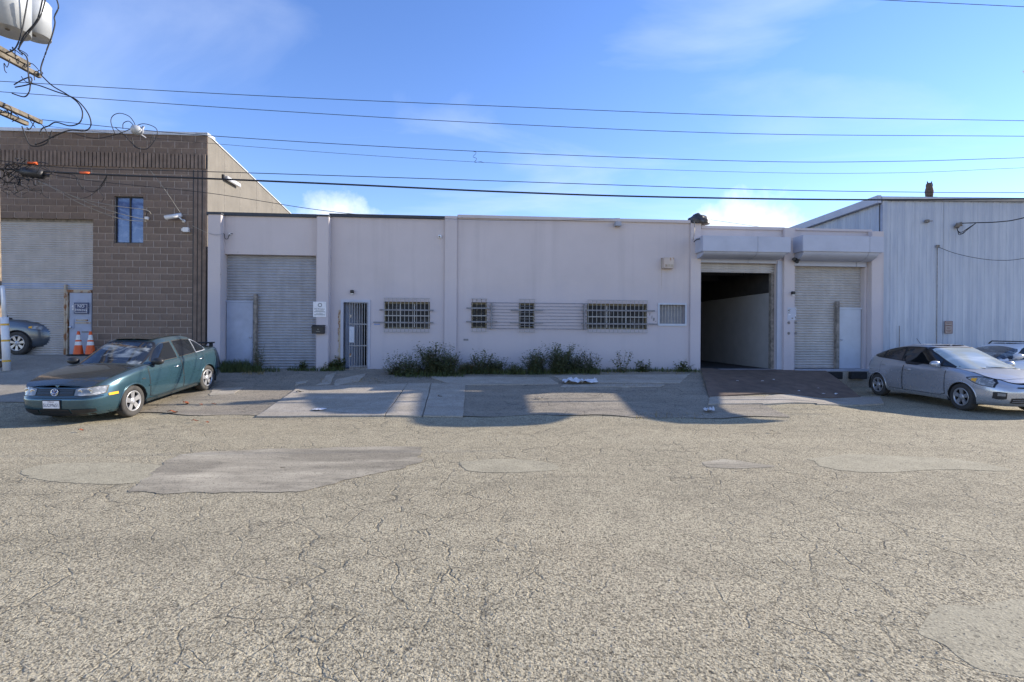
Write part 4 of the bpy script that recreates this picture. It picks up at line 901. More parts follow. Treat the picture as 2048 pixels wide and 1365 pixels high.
# splice case, markers, tangle
sp = thing('splice_case', 'black cable splice case hanging among tangled wires', 'splice case', wireY(65, 347, 14.9)); o_ = wireY(65, 347, 14.9)
a_, b_ = wireY(45, 344, 14.9) - o_, wireY(88, 350, 14.9) - o_; MB().tube([a_, a_.lerp(b_, .05), a_.lerp(b_, .95), b_], .12, 14, rs=[.06, .125, .125, .06]).build('case', 'black', sp)
MB().tube([a_ + (a_ - b_) * .3, a_], .04, 8).build('cable_end', 'black', sp); MB().tube([b_, b_ + (b_ - a_) * .3], .04, 8).build('cable_end', 'black', sp)
for px, py, Y0, lb in ((65, 326.5, 15.0, 'upper'), (170, 346.5, 14.9, 'lower')):
    p = wireY(px, py, Y0); q = wireY(px + 9, py + .6, Y0); o = MB().tube([p - (q - p), q], .035, 10).build('marker_sleeve', 'orange', org=tuple(p)); tag(o, lb + ' orange marker sleeve on the cables by the pole', 'marker')
random.seed(21); tg = MB()
for k in range(34):
    x0, y0 = random.uniform(-10, 60), random.uniform(325, 385); pts = [(x0, y0)]
    for j in range(4): pts.append((pts[-1][0] + random.uniform(-8, 26), pts[-1][1] + random.uniform(-14, 14)))
    tg.tube(cat([wireY(x, max(318, min(396, y)), 14.7 + random.uniform(0, .5)) for x, y in pts], 5), random.choice((.006, .009, .013)), 4)
tag(tg.build('wire_tangle', 'wire', org=tuple(wireY(20, 350, 14.9))), 'tangled mass of thin cables beside the black splice case', 'wires', kind='stuff')
tg = MB()
for pts in ([(70, 330), (105, 345), (150, 352), (165, 380)], [(150, 345), (160, 372), (190, 383), (215, 350)], [(215, 352), (205, 372), (180, 392), (160, 398)], [(215, 352), (200, 380), (208, 395), (203, 405)], [(75, 362), (84, 380), (80, 390)]): tg.tube(cat([wireY(x, y, 15.0) for x, y in pts], 6), .008, 4)
tag(tg.build('hanging_wires', 'wire', org=tuple(wireY(150, 350, 15))), 'loose cable loops hanging from the thick cable in front of the block wall', 'wires')
def loop(name, label, lists, r, Y0, mat='wire'):
    o_ = wireY(*lists[0][0], Y0); t = thing(name, label, 'wires', o_)
    for l_ in lists: MB().tube([p - o_ for p in cat([wireY(x, y, Y0) for x, y in l_], 7)], r, 5).build('cable', mat, t)
loop('transformer_leads', 'black leads curving from the transformers to the crossarms', [[(56, -5), (50, 30), (42, 70), (30, 98), (12, 106)], [(92, -5), (80, 35), (55, 70), (38, 98), (50, 110), (55, 120), (57, 150), (61, 168)], [(86, -5), (74, 40), (48, 72), (36, 100)], [(112, -5), (117, 15), (109, 34), (110, 48), (103, 75), (92, 105), (82, 135), (83, 150)]], .017, 14.3)
loop('drip_loops', 'big black cable loops swinging off the crossarm ends', [[(82, 150), (105, 172), (132, 188), (155, 205), (165, 225), (160, 245), (140, 252), (112, 245), (98, 252), (84, 258), (80, 270)], [(62, 168), (80, 172), (110, 183), (150, 198), (175, 225), (182, 250), (170, 262), (140, 261), (110, 272), (85, 285), (70, 290)], [(44, 253), (52, 275), (60, 290), (75, 293), (95, 285), (104, 262)], [(61, 168), (58, 185), (48, 194), (24, 187)], [(28, 170), (45, 160), (62, 155), (60, 168), (30, 175)]], .017, 15.4)
random.seed(44); ll = []
for k in range(16):
    x, y = random.choice(((20, 118), (45, 135), (70, 148), (15, 222), (50, 232), (70, 242), (30, 100))); l_ = [(x, y)]
    for j in range(4): l_.append((l_[-1][0] + random.uniform(-14, 16), l_[-1][1] + random.uniform(-10, 18)))
    ll.append(l_)
loop('crossarm_leads', 'short tangled leads and ties wrapped about the wooden crossarms', ll, .011, 15.0)
loop('street_light_loops', 'looping wires round the small roof-edge insulator', [[(230, 268), (222, 245), (226, 232), (240, 227), (258, 233), (268, 245), (271, 253)], [(230, 255), (248, 270), (262, 285), (280, 298), (296, 297), (310, 280), (315, 265), (308, 254), (285, 248), (262, 258), (240, 267), (205, 276), (180, 276), (150, 268)], [(264, 275), (268, 292), (278, 298)], [(246, 258), (247, 247), (258, 243), (268, 252)], [(300, 288), (306, 270)]], .011, 15.6)
p = wireY(274, 261, 15.6); t = thing('roof_insulator', 'pale round insulator on the block roof edge', 'insulator', p); MB().lathe([(0, -.13), (.12, -.10), (.17, 0), (.13, .10), (0, .13)], 14).build('bulb', 'tank', t); MB().tube([(.12, 0, -.1), (.19, 0, .12)], .03, 6).build('clamp', 'trim', t); MB().tube([(0, .05, -.05), (0, .35, -.08)], .02, 6).build('mount', 'trim', t)

# ================================================================== CONES
for k, (px, py) in enumerate(((157, 709), (181, 710))):
    p = BR.w(BR.u(px, 680, -.28), -.28); p.z = G(p.x, p.y) + .018
    t = thing('traffic_cone', ('orange traffic cone in front of the middle of the steel door', 'orange traffic cone at the steel door edge beside the block wall')[k], 'cone', p, .1 * k, 'cones by the steel door'); H = .72
    MB().box(-.2, .2, -.2, .2, 0, .035, .01).build('base', 'rubber', t); rr_ = lambda f: .135 - .105 * f
    for a, b, m_ in ((.05, .42, 'orange'), (.42, .57, 'refl'), (.57, .64, 'orange'), (.64, .85, 'refl'), (.85, 1.0, 'orange')):
        MB().lathe([(rr_(a), H * a), (rr_(b), H * b)] + ([(0, H)] if b == 1 else []), 20).build('body' if m_ == 'orange' else 'reflective_band', m_, t)

# ================================================================== CARS
def herm(tab):
    xs_ = [p[0] for p in tab]; ys_ = [p[1] for p in tab]; n = len(tab)
    if xs_[0] > xs_[-1]: xs_.reverse(); ys_.reverse()
    sl_ = [(ys_[i + 1] - ys_[i]) / (xs_[i + 1] - xs_[i]) for i in range(n - 1)]
    m = [sl_[0]] + [0 if sl_[i - 1] * sl_[i] <= 0 else 2 * sl_[i - 1] * sl_[i] / (sl_[i - 1] + sl_[i]) for i in range(1, n - 1)] + [sl_[-1]]
    def f(x):
        if x <= xs_[0]: return ys_[0]
        if x >= xs_[-1]: return ys_[-1]
        i = 0
        while x > xs_[i + 1]: i += 1
        h = xs_[i + 1] - xs_[i]; t = (x - xs_[i]) / h
        return (2 * t ** 3 - 3 * t * t + 1) * ys_[i] + (t ** 3 - 2 * t * t + t) * h * m[i] + (-2 * t ** 3 + 3 * t * t) * ys_[i + 1] + (t ** 3 - t * t) * h * m[i + 1]
    return f
class Car:
    def __init__(s, S):
        s.S = S; s.af = herm(S['front']); s.ar = herm(S['rear']); s.b = herm(S['width']); s.T = herm(S['top']); s.n = S.get('n', 5); s.zb = S['zb']
        s.xf = herm(S['gf']); s.xr = herm(S['gr']); s.gb = herm(S['gw']); s.roof = herm(S['roof']); s.ng = S.get('ng', 6); s.g0 = S['g0']
    def rnd(s, d, r): return 0 if d >= r else r * (1 - math.sqrt(max(0, 1 - (1 - max(0, d) / r) ** 2)))
    def hw(s, x, z): return s.b(z) - .8 * s.rnd(s.T(x) - z, .09)
    def side(s, x, z):
        a = s.af(z) if x > 0 else s.ar(z); q = min(1, abs(x) / a); return s.hw(x, z) * max(0, 1 - q ** s.n) ** (1 / s.n)
    def front(s, y, z): q = min(1, abs(y) / s.b(z)); return s.af(z) * max(0, 1 - q ** s.n) ** (1 / s.n)
    def back(s, y, z): q = min(1, abs(y) / s.b(z)); return -s.ar(z) * max(0, 1 - q ** s.n) ** (1 / s.n)
    def top(s, x, y): e = max(.05, s.side(x, s.T(x) - .02)); return s.T(x) + s.S.get('crown', .03) * max(0, 1 - (y / e) ** 2)
    def gw(s, x, z): return s.gb(z) - .75 * s.rnd(s.roof(x) - z, .10)
    def gside(s, x, z):
        f, r = s.xf(z), s.xr(z); m = (f + r) / 2; q = min(1, abs(x - m) / ((f - r) / 2)); return s.gw(x, z) * max(0, 1 - q ** s.ng) ** (1 / s.ng)
    def gfront(s, y, z): f, r = s.xf(z), s.xr(z); q = min(1, abs(y) / s.gb(z)); return (f + r) / 2 + (f - r) / 2 * max(0, 1 - q ** s.ng) ** (1 / s.ng)
    def gback(s, y, z): f, r = s.xf(z), s.xr(z); q = min(1, abs(y) / s.gb(z)); return (f + r) / 2 - (f - r) / 2 * max(0, 1 - q ** s.ng) ** (1 / s.ng)
    def gtop(s, x, y): e = max(.05, s.gw(x, s.roof(x) - .01)); return s.roof(x) + .025 * max(0, 1 - (y / e) ** 2)
    def outline(s, n, ns):
        e = [r / 14 * .93 for r in range(15)]; o = [((1 - r ** n) ** (1 / n), r) for r in e]; q0 = o[-1][0]
        o += [(q0 - 2 * q0 * k / ns, (1 - abs(q0 - 2 * q0 * k / ns) ** n) ** (1 / n)) for k in range(1, ns)]
        return o + [(-a, r) for a, r in [((1 - r ** n) ** (1 / n), r) for r in e][::-1]]
    def body(s):
        S = s.S; mb = MB(); o = s.outline(s.n, 120); L_ = 26
        def P(q, r, v):
            z = s.zb + v * (s.T(0) - s.zb)
            for it in range(8): x = q * (s.af(z) if q > 0 else s.ar(z)); z = s.zb + v * (s.T(x) - s.zb)
            return x, r * s.hw(x, z), z
        RA = S['arch']; WX = S['wx']; WZ = S['wz']
        for sg in (1, -1):
            grid = [[P(q, r, (k / L_) ** .9) for q, r in o] for k in range(L_ + 1)]
            vs = []; inside = []
            for row in grid:
                for x, y, z in row:
                    ins = False
                    for wx in WX:
                        dx, dz = x - wx, z - WZ; d = math.hypot(dx, dz)
                        if d < RA and abs(y) > .4: ins = True; k_ = RA / max(d, .02); nx, nz = wx + dx * k_, WZ + dz * k_
                    vs.append([x, y * sg, z]); inside.append((nx, nz) if ins else None)
            m_ = len(o); fs = []
            for i in range(L_):
                for j in range(m_ - 1):
                    f = (i * m_ + j, i * m_ + j + 1, (i + 1) * m_ + j + 1, (i + 1) * m_ + j)
                    if all(inside[a] for a in f): continue
                    fs.append(f)
            for i_, q in enumerate(inside):
                if q: vs[i_][0], vs[i_][2] = q[0], max(q[1], s.zb)
            mb.add(vs, fs, True)
            # lid half and belly half
            top = grid[-1]
            mb.grid([[(x, y * sg * (1 - k / 8), s.top(x, y * (1 - k / 8)) if y > .02 else z) for x, y, z in top] for k in range(9)], False, True)
            mb.grid([[(x, y * sg, z) for x, y, z in grid[0]], [(x, 0, z) for x, y, z in grid[0]]], False, False)
        # cabin
        o = s.outline(s.ng, 50); L_ = 14
        def Q(q, r, v):
            z = s.g0 + v * (s.roof(0) - s.g0)
            for it in range(12):
                f, rr = s.xf(z), s.xr(z); x = (f + rr) / 2 + q * (f - rr) / 2; z = .5 * z + .5 * (s.g0 + v * (s.roof(x) - s.g0))
            return x, r * s.gw(x, z), z
        for sg in (1, -1):
            grid = [[Q(q, r, k / L_) for q, r in o] for k in range(L_ + 1)]
            mb.grid([[(x, y * sg, z) for x, y, z in row] for row in grid], False, True)
            mb.grid([[(x, y * sg * (1 - k / 8), s.gtop(x, y * (1 - k / 8)) if y > .02 else z) for x, y, z in grid[-1]] for k in range(9)], False, True)
        return mb
    # patches laid on the surface
    def pside(s, st, sg, off, nz=6, cabin=False, sub=6):
        P = []; g = s.gside if cabin else s.side; zo = herm([(a, b) for a, b, c in st]); zt = herm([(a, c) for a, b, c in st]); x0, x1 = st[0][0], st[-1][0]; N_ = sub * (len(st) - 1)
        for i in range(N_ + 1):
            x = x0 + (x1 - x0) * i / N_; a, b = zo(x), zt(x); P.append([(x, sg * (g(x, a + (b - a) * k / nz) + off), a + (b - a) * k / nz) for k in range(nz + 1)])
        return MB().grid(P)
    def pfront(s, st, off, nz=4, cabin=False, back=False, sub=6):
        g = (s.gback if back else s.gfront) if cabin else (s.back if back else s.front); P = []; zo = herm([(a, b) for a, b, c in st]); zt = herm([(a, c) for a, b, c in st]); N_ = sub * (len(st) - 1)
        for i in range(N_ + 1):
            y = st[0][0] + (st[-1][0] - st[0][0]) * i / N_; a, b = zo(y), zt(y); P.append([(g(y, a + (b - a) * k / nz) + (-off if back else off), y, a + (b - a) * k / nz) for k in range(nz + 1)])
        return MB().grid(P)
    def ptop(s, st, off, cabin=False, n=14, sub=6):
        g = s.gtop if cabin else s.top; P = []; wv = herm([(a, b) for a, b in st]); N_ = sub * (len(st) - 1)
        for i in range(N_ + 1):
            x = st[0][0] + (st[-1][0] - st[0][0]) * i / N_; w2 = wv(x); P.append([(x, -w2 + 2 * w2 * k / n, g(x, -w2 + 2 * w2 * k / n) + off) for k in range(n + 1)])
        return MB().grid(P)
def wheel(parent, x, y, z, r, sg, spokes, style, rimr, width=.2):
    w_ = bpy.data.objects.new('wheel', None); COL.objects.link(w_); w_.parent = parent; w_.location = (x, y, z); w2 = width / 2
    MB().lathe([(rimr, -w2 * .85), (r * .86, -w2), (r * .96, -w2 * .85), (r, -w2 * .5), (r, w2 * .5), (r * .96, w2 * .85), (r * .86, w2), (rimr, w2 * .85), (rimr - .01, w2 * .5), (rimr - .01, -w2 * .5), (rimr, -w2 * .85)], 40, (0, 0, 0), 'Y').build('tyre', 'tyre', w_)
    MB().lathe([(rimr, w2 * .86), (rimr - .022, w2 * .86), (rimr - .03, w2 * .4), (rimr - .032, -w2 * .2), (0, -w2 * .2)], 32, (0, 0, 0), 'Y').build('barrel', 'black', w_).scale = (1, sg, 1)
    m = MB(); m.lathe([(rimr + .003, w2 * .87), (rimr + .003, w2 * .93), (rimr - .02, w2 * .93), (rimr - .028, w2 * .7)], 32, (0, 0, 0), 'Y')
    for k in range(spokes):
        a = 2 * math.pi * (k + .25) / spokes; ca, sa = math.cos(a), math.sin(a); i, o = style
        pts = [(.03, -i), (rimr - .018, -o), (rimr - .018, o), (.03, i)]
        v = [((p * ca - q * sa), (w2 * .78 if p < .1 else w2 * .88), (p * sa + q * ca)) for p, q in pts] + [((p * ca - q * sa * .9), w2 * .45, (p * sa + q * ca * .9)) for p, q in pts]
        m.add(v, [(0, 1, 2, 3), (0, 1, 5, 4), (1, 2, 6, 5), (2, 3, 7, 6), (3, 0, 4, 7)])
    m.lathe([(.075, w2 * .6), (.07, w2 * .84), (.03, w2 * .88), (0, w2 * .88)], 16, (0, 0, 0), 'Y'); o_ = m.build('rim', 'alloy', w_); o_.scale = (1, sg, 1)
    c_ = MB().lathe([(.028, w2 * .9), (0, w2 * .91)], 12, (0, 0, 0), 'Y').build('hub_cap', 'trim', w_); c_.scale = (1, sg, 1)
    return w_
def well(parent, x, z, ra, yo, sg):
    P = []
    for k in range(17): a = math.pi * k / 16 * 1.25 - math.pi * .125; P.append([(x + ra * math.cos(a), sg * yo, z + ra * math.sin(a)), (x + ra * math.cos(a), sg * (yo - .34), z + ra * math.sin(a))])
    m = MB().grid(P, False, True); m.add([(p[1]) for p in P] , [tuple(range(len(P)))]); return m.build('wheel_arch_liner', 'rubber', parent)
def archlip(C, parent, x, z, ra, sg, mat):
    pts = []
    for k in range(25):
        a = math.pi * (k / 24) * 1.16 - math.pi * .08; px_, pz_ = x + (ra + .004) * math.cos(a), z + (ra + .004) * math.sin(a); pts.append((px_, sg * (C.side(px_, pz_) + .0), pz_))
    return MB().tube(pts, .014, 6).build('wheel_arch', mat, parent)
def mirror(parent, x, y, z, sg, mat):
    m = MB(); b_ = bmesh.new(); bmesh.ops.create_icosphere(b_, subdivisions=3, radius=1)
    for v in b_.verts: v.co = Vector((x + v.co.x * .07 - (.02 if v.co.x < 0 else 0), y + sg * (.11 + v.co.y * .12), z + v.co.z * .075))
    m.bm(b_, True); o = m.build('mirror', mat, parent); MB().tube([(x - .02, y - sg * .03, z - .07), (x, y + sg * .08, z - .03)], .028, 8).build('mirror_foot', mat, o); return o
def handle(C, parent, x, z, sg, mat):
    y = sg * (C.side(x, z) + .012); return MB().tube([(x - .09, y - sg * .012, z), (x - .06, y + sg * .018, z), (x + .06, y + sg * .018, z), (x + .09, y - sg * .012, z)], .014, 8).build('handle', mat, parent)
def dooredge(C, parent, st, sg, mat, hx, hz, hmat):
    """a door skin standing just proud of a dark shut line"""
    x0, x1 = st[0][0], st[-1][0]; big = [(x + (-.014 if x == x0 else .014 if x == x1 else 0), a - .012, b + .004) for x, a, b in st]
    d = C.pside(st, sg, .006, 10).build('door', mat, parent); C.pside(big, sg, .003, 10).build('shut_line', 'black', d)
    handle(C, d, hx, hz, sg, hmat); return d
def place_car(root, fx, rx, cx_f, cx_r, wb, z_f, z_r, front_toward=-1): pass
def car_root(name, label, cx, Yf_, wb, heading, dz=0, zf=None, zr=None):
    t = thing(name, label, 'car'); 
    c_, s_ = math.cos(heading), math.sin(heading)
    ax = cx if isinstance(cx, tuple) else (cx, Yf_)
    F_ = Vector((ax[0], ax[1], 0)); B_ = F_ - Vector((c_, s_, 0)) * wb
    zf = G(F_.x, F_.y) if zf is None else zf; zr = G(B_.x, B_.y) if zr is None else zr
    pitch = math.atan2(zr - zf, wb); mid = (F_ + B_) / 2
    t.matrix_world = Matrix.Translation((mid.x, mid.y, (zf + zr) / 2 + dz)) @ Matrix.Rotation(heading, 4, 'Z') @ Matrix.Rotation(pitch, 4, 'Y')
    return t

# ---- teal saloon
S1 = dict(n=5, ng=6, zb=.20, crown=.045,
  front=[(.20, 2.02), (.28, 2.09), (.40, 2.13), (.52, 2.125), (.56, 2.10), (.62, 2.07), (.72, 2.02), (.80, 1.96), (1.1, 1.9)],
  rear=[(.20, 2.10), (.30, 2.19), (.45, 2.24), (.60, 2.235), (.75, 2.20), (.95, 2.14), (1.05, 2.08)],
  width=[(.20, .79), (.28, .835), (.40, .86), (.56, .868), (.70, .862), (.85, .84), (.98, .81), (1.1, .78)],
  top=[(2.2, .64), (2.0, .735), (1.8, .815), (1.4, .895), (1.0, .945), (.7, .96), (.2, .955), (-.6, .975), (-1.2, .99), (-1.6, 1.0), (-2.0, 1.01), (-2.3, .985)],
  g0=.88, gf=[(.86, 1.02), (.95, .88), (1.10, .61), (1.25, .35), (1.36, .14), (1.44, -.05)], gr=[(.86, -1.78), (.98, -1.66), (1.10, -1.47), (1.25, -1.24), (1.36, -1.04), (1.44, -.8)],
  gw=[(.86, .80), (.98, .775), (1.10, .725), (1.25, .655), (1.36, .60), (1.45, .55)], roof=[(.5, 1.375), (.15, 1.395), (-.2, 1.425), (-.5, 1.425), (-.8, 1.41), (-1.1, 1.38), (-1.6, 1.34)],
  arch=.345, wx=(1.256, -1.256), wz=.31)
vw = car_root('parked_saloon', 'teal four-door saloon with dark hood parked nose to the street', -8.41, 10.3, 2.512, R(-90), .012)
C = Car(S1)
C.body().build('body', 'teal', vw)
C.ptop([(2.0, .60), (1.9, .66), (1.5, .71), (1.05, .69), (.92, .66)], .006).build('hood', 'tealdark', vw)
C.ptop([(.08, .43), (-.3, .45), (-1.0, .42)], .006, True).build('roof_panel', 'tealdark', vw)
C.ptop([(-1.70, .60), (-1.9, .62), (-2.08, .60)], .006).build('boot_lid', 'tealdark', vw)
ws = C.pfront([(-.635, .955, 1.03), (-.56, .95, 1.27), (-.46, .945, 1.345), (0, .94, 1.36), (.46, .945, 1.345), (.56, .95, 1.27), (.635, .955, 1.03)], .006, 8, True); ws.build('windscreen', 'wshield', vw)
C.pfront([(-.665, .935, 1.04), (-.585, .93, 1.285), (-.48, .925, 1.365), (0, .92, 1.378), (.48, .925, 1.365), (.585, .93, 1.285), (.665, .935, 1.04)], .003, 8, True).build('windscreen_seal', 'black', vw)
C.pfront([(-.62, 1.02, 1.10), (-.5, 1.0, 1.33), (0, 1.0, 1.35), (.5, 1.0, 1.33), (.62, 1.02, 1.10)], .006, 6, True, True).build('rear_window', 'carglass', vw)
for sg in (1, -1):
    for nm, st in (('front', [(-.20, .985, 1.33), (.02, .985, 1.325), (.24, .985, 1.245), (.42, .985, 1.13), (.56, .985, 1.02)]), ('rear', [(-.88, 1.005, 1.31), (-.6, 1.0, 1.335), (-.30, .99, 1.335)]), ('quarter', [(-1.30, 1.02, 1.10), (-1.1, 1.015, 1.235), (-.93, 1.01, 1.30)])):
        g = C.pside(st, sg, .008, 6, True); o = g.build('side_window', 'carglass', vw); x0, x1 = st[0][0], st[-1][0]
        C.pside([(x + (-.016 if x == x0 else .016 if x == x1 else 0), a - .016, b + .018) for x, a, b in st], sg, .004, 6, True).build('window_seal', 'black' if nm != 'quarter' else 'trim', o)
    dooredge(C, vw, [(-.26, .30, .955), (.3, .30, .95), (.62, .30, .945), (.80, .33, .935)], sg, 'teal', -.10, .80, 'chrome')
    dooredge(C, vw, [(-1.12, .62, .97), (-1.0, .52, .968), (-.88, .36, .966), (-.75, .30, .964), (-.29, .30, .957)], sg, 'teal', -1.0, .84, 'chrome')
    C.pside([(-1.0 + .12, .545, .57), (0, .54, .565), (.85, .535, .56)], sg, .014, 2).build('rub_strip', 'teal', vw)
    C.pside([(-.9, .215, .28), (0, .21, .27), (.9, .215, .275)], sg, .008, 2).build('sill', 'tealdark', vw)
    C.pside([(1.62, .545, .59), (1.72, .545, .592), (1.80, .547, .59)], sg, .008, 3).build('side_marker', 'amber', vw)
    C.pside([(.93, .70, .722), (1.02, .705, .725)], sg, .008, 2, sub=4).build('indicator', 'black', vw)
    C.pside([(-2.10, .30, .95), (-1.9, .28, .96), (-1.7, .28, .965)], sg, .006, 6).build('rear_quarter_shade', 'tealdark', vw)  # building shade on the tail, painted as a darker teal strip
    for wx in S1['wx']: well(vw, wx, .31, .345, .84, sg); archlip(C, vw, wx, .31, .345, sg, 'teal'); wheel(vw, wx, sg * .735, .31, .316, sg, 5, (.034, .052), .205)
    mirror(vw, .60, sg * .79, 1.01, sg, 'black')
    lp = C.pfront([(sg * .36, .60, .712), (sg * .5, .59, .73), (sg * .66, .59, .735), (sg * .745, .615, .725)], .010, 4); o = lp.build('headlight', 'lamp', vw)
    C.pfront([(sg * .35, .588, .72), (sg * .5, .578, .74), (sg * .66, .578, .745), (sg * .755, .603, .735)], .005, 4).build('headlight_surround', 'black', o)
    for yy, r_ in ((.44, .042), (.58, .05)):
        xx = C.front(sg * yy, .665); MB().lathe([(r_, .012), (r_ * .85, .016), (r_ * .7, .010), (0, .008)], 18, (xx, sg * yy, .665), 'X').build('reflector', 'chrome', o)
    C.pfront([(sg * .30, .26, .34), (sg * .5, .26, .345), (sg * .66, .28, .335)], .012, 3).build('fog_grille', 'black', vw)
C.pfront([(-.335, .59, .708), (0, .585, .718), (.335, .59, .708)], .008, 4).build('grille', 'black', vw)
for z in (.63, .655, .68): C.pfront([(-.33, z - .004, z + .005), (0, z - .004, z + .005), (.33, z - .004, z + .005)], .018, 1).build('grille_bar', 'tealdark', vw)
C.pfront([(-.27, .25, .345), (0, .25, .35), (.27, .25, .345)], .012, 3).build('lower_intake', 'black', vw)
for z in (.28, .30): C.pfront([(-.26, z - .003, z + .003), (0, z - .003, z + .003), (.26, z - .003, z + .003)], .018, 1).build('intake_bar', 'tealdark', vw)
C.pfront([(-.74, .555, .572), (-.4, .555, .572), (0, .555, .572), (.4, .555, .572), (.74, .555, .572)], .016, 2).build('bumper_strip', 'tealdark', vw)
C.pfront([(-.72, .205, .245), (0, .205, .25), (.72, .205, .245)], .006, 2).build('bumper_lip', 'black', vw)
# round emblem: ring with V over W
bx = C.front(0, .655) + .024
em = bpy.data.objects.new('emblem', None); COL.objects.link(em); em.parent = vw; em.location = (bx, 0, .655); em.rotation_euler = (0, R(-8), 0)
MB().lathe([(0, 0), (.066, 0), (.066, .004)], 24, (0, 0, 0), 'X').build('disc', 'badge', em); MB().lathe([(.058, .003), (.068, .003), (.068, .010), (.058, .010), (.058, .003)], 28, (0, 0, 0), 'X').build('ring', 'chrome', em)
lm = MB()
for a, b in (((-.024, .052), (-.001, .006)), ((.024, .052), (.001, .006)), ((-.05, .022), (-.024, -.048)), ((-.024, -.048), (0, .0)), ((0, .0), (.024, -.048)), ((.024, -.048), (.05, .022))): lm.tube([(.006, a[0], a[1]), (.006, b[0], b[1])], .0055, 4)
lm.build('letters', 'chrome', em)
pt = bpy.data.objects.new('number_plate', None); COL.objects.link(pt); pt.parent = vw; pt.location = (C.front(-.05, .44) + .012, -.02, .44); 
MB().box(-.01, .008, -.165, .165, -.085, .085, .004).build('plate_frame', 'black', pt); MB().box(.008, .012, -.15, .15, -.068, .072).build('plate', 'paper', pt)
text('lettering', '5UDM651', .088, 'navy', pt, (.0125, 0, -.012), (R(90), 0, R(90)), .78, .001); text('lettering', 'California', .03, 'brown', pt, (.0125, 0, .054), (R(90), 0, R(90)), 1, .001)
MB().box(-2.08, -1.93, -.58, .58, 1.085, 1.115, .01).build('spoiler', 'black', vw); 
for s in (-.5, .5): MB().box(-2.05, -1.98, s - .03, s + .03, 1.0, 1.086).build('spoiler_foot', 'black', vw)
MB().tube([(-.95, 0, 1.39), (-1.12, 0, 1.60)], .0045, 5).build('aerial', 'black', vw)
for y0, y1 in ((.55, .05), (-.02, -.5)): MB().tube([(C.gfront(y0, .965) + .02, y0, .965), (C.gfront(y1, 1.0) + .015, y1, .985)], .008, 5).build('wiper', 'black', vw)

# ---- silver hatchback
S2 = dict(n=4.2, ng=5, zb=.19, crown=.05,
  front=[(.19, 2.08), (.26, 2.19), (.38, 2.24), (.50, 2.25), (.60, 2.22), (.70, 2.13), (.80, 1.98), (1.1, 1.8)],
  rear=[(.19, 2.04), (.30, 2.14), (.45, 2.18), (.65, 2.18), (.85, 2.15), (1.02, 2.08), (1.12, 2.02)],
  width=[(.19, .79), (.28, .845), (.40, .866), (.56, .872), (.72, .868), (.86, .845), (1.0, .80), (1.12, .76)],
  top=[(2.3, .60), (2.1, .70), (1.9, .78), (1.6, .865), (1.3, .925), (1.0, .955), (.5, .945), (-.4, .99), (-1.2, 1.04), (-1.7, 1.07), (-2.3, 1.08)],
  g0=.88, gf=[(.86, 1.55), (.95, 1.36), (1.05, 1.13), (1.20, .78), (1.35, .44), (1.44, .18), (1.50, -.05)], gr=[(.86, -2.06), (1.0, -2.04), (1.12, -1.97), (1.22, -1.72), (1.34, -1.33), (1.44, -.85), (1.5, -.5)],
  gw=[(.86, .80), (1.0, .765), (1.15, .70), (1.30, .63), (1.40, .58), (1.5, .52)], roof=[(.6, 1.42), (.2, 1.455), (-.2, 1.475), (-.6, 1.465), (-1.0, 1.425), (-1.4, 1.34), (-1.8, 1.22), (-2.1, 1.10)],
  arch=.345, wx=(1.35, -1.35), wz=.31)
pr = car_root('parked_hatchback', 'silver hatchback with dark side windows parked nose to the street by the dock', (11.27, 11.9), 0, 2.70, R(-90), .01)
C = Car(S2)
C.body().build('body', 'silver', pr)
C.ptop([(2.0, .42), (1.9, .58), (1.7, .66), (1.45, .68)], .005).build('hood', 'silver', pr)
C.pfront([(-.76, .965, 1.0), (-.66, .96, 1.24), (-.5, .955, 1.40), (0, .95, 1.42), (.5, .955, 1.40), (.66, .96, 1.24), (.76, .965, 1.0)], .007, 10, True).build('windscreen', 'wshield2', pr)
C.pfront([(-.79, .955, 1.0), (-.69, .95, 1.26), (-.52, .945, 1.425), (0, .94, 1.44), (.52, .945, 1.425), (.69, .95, 1.26), (.79, .955, 1.0)], .003, 10, True).build('windscreen_seal', 'black', pr)
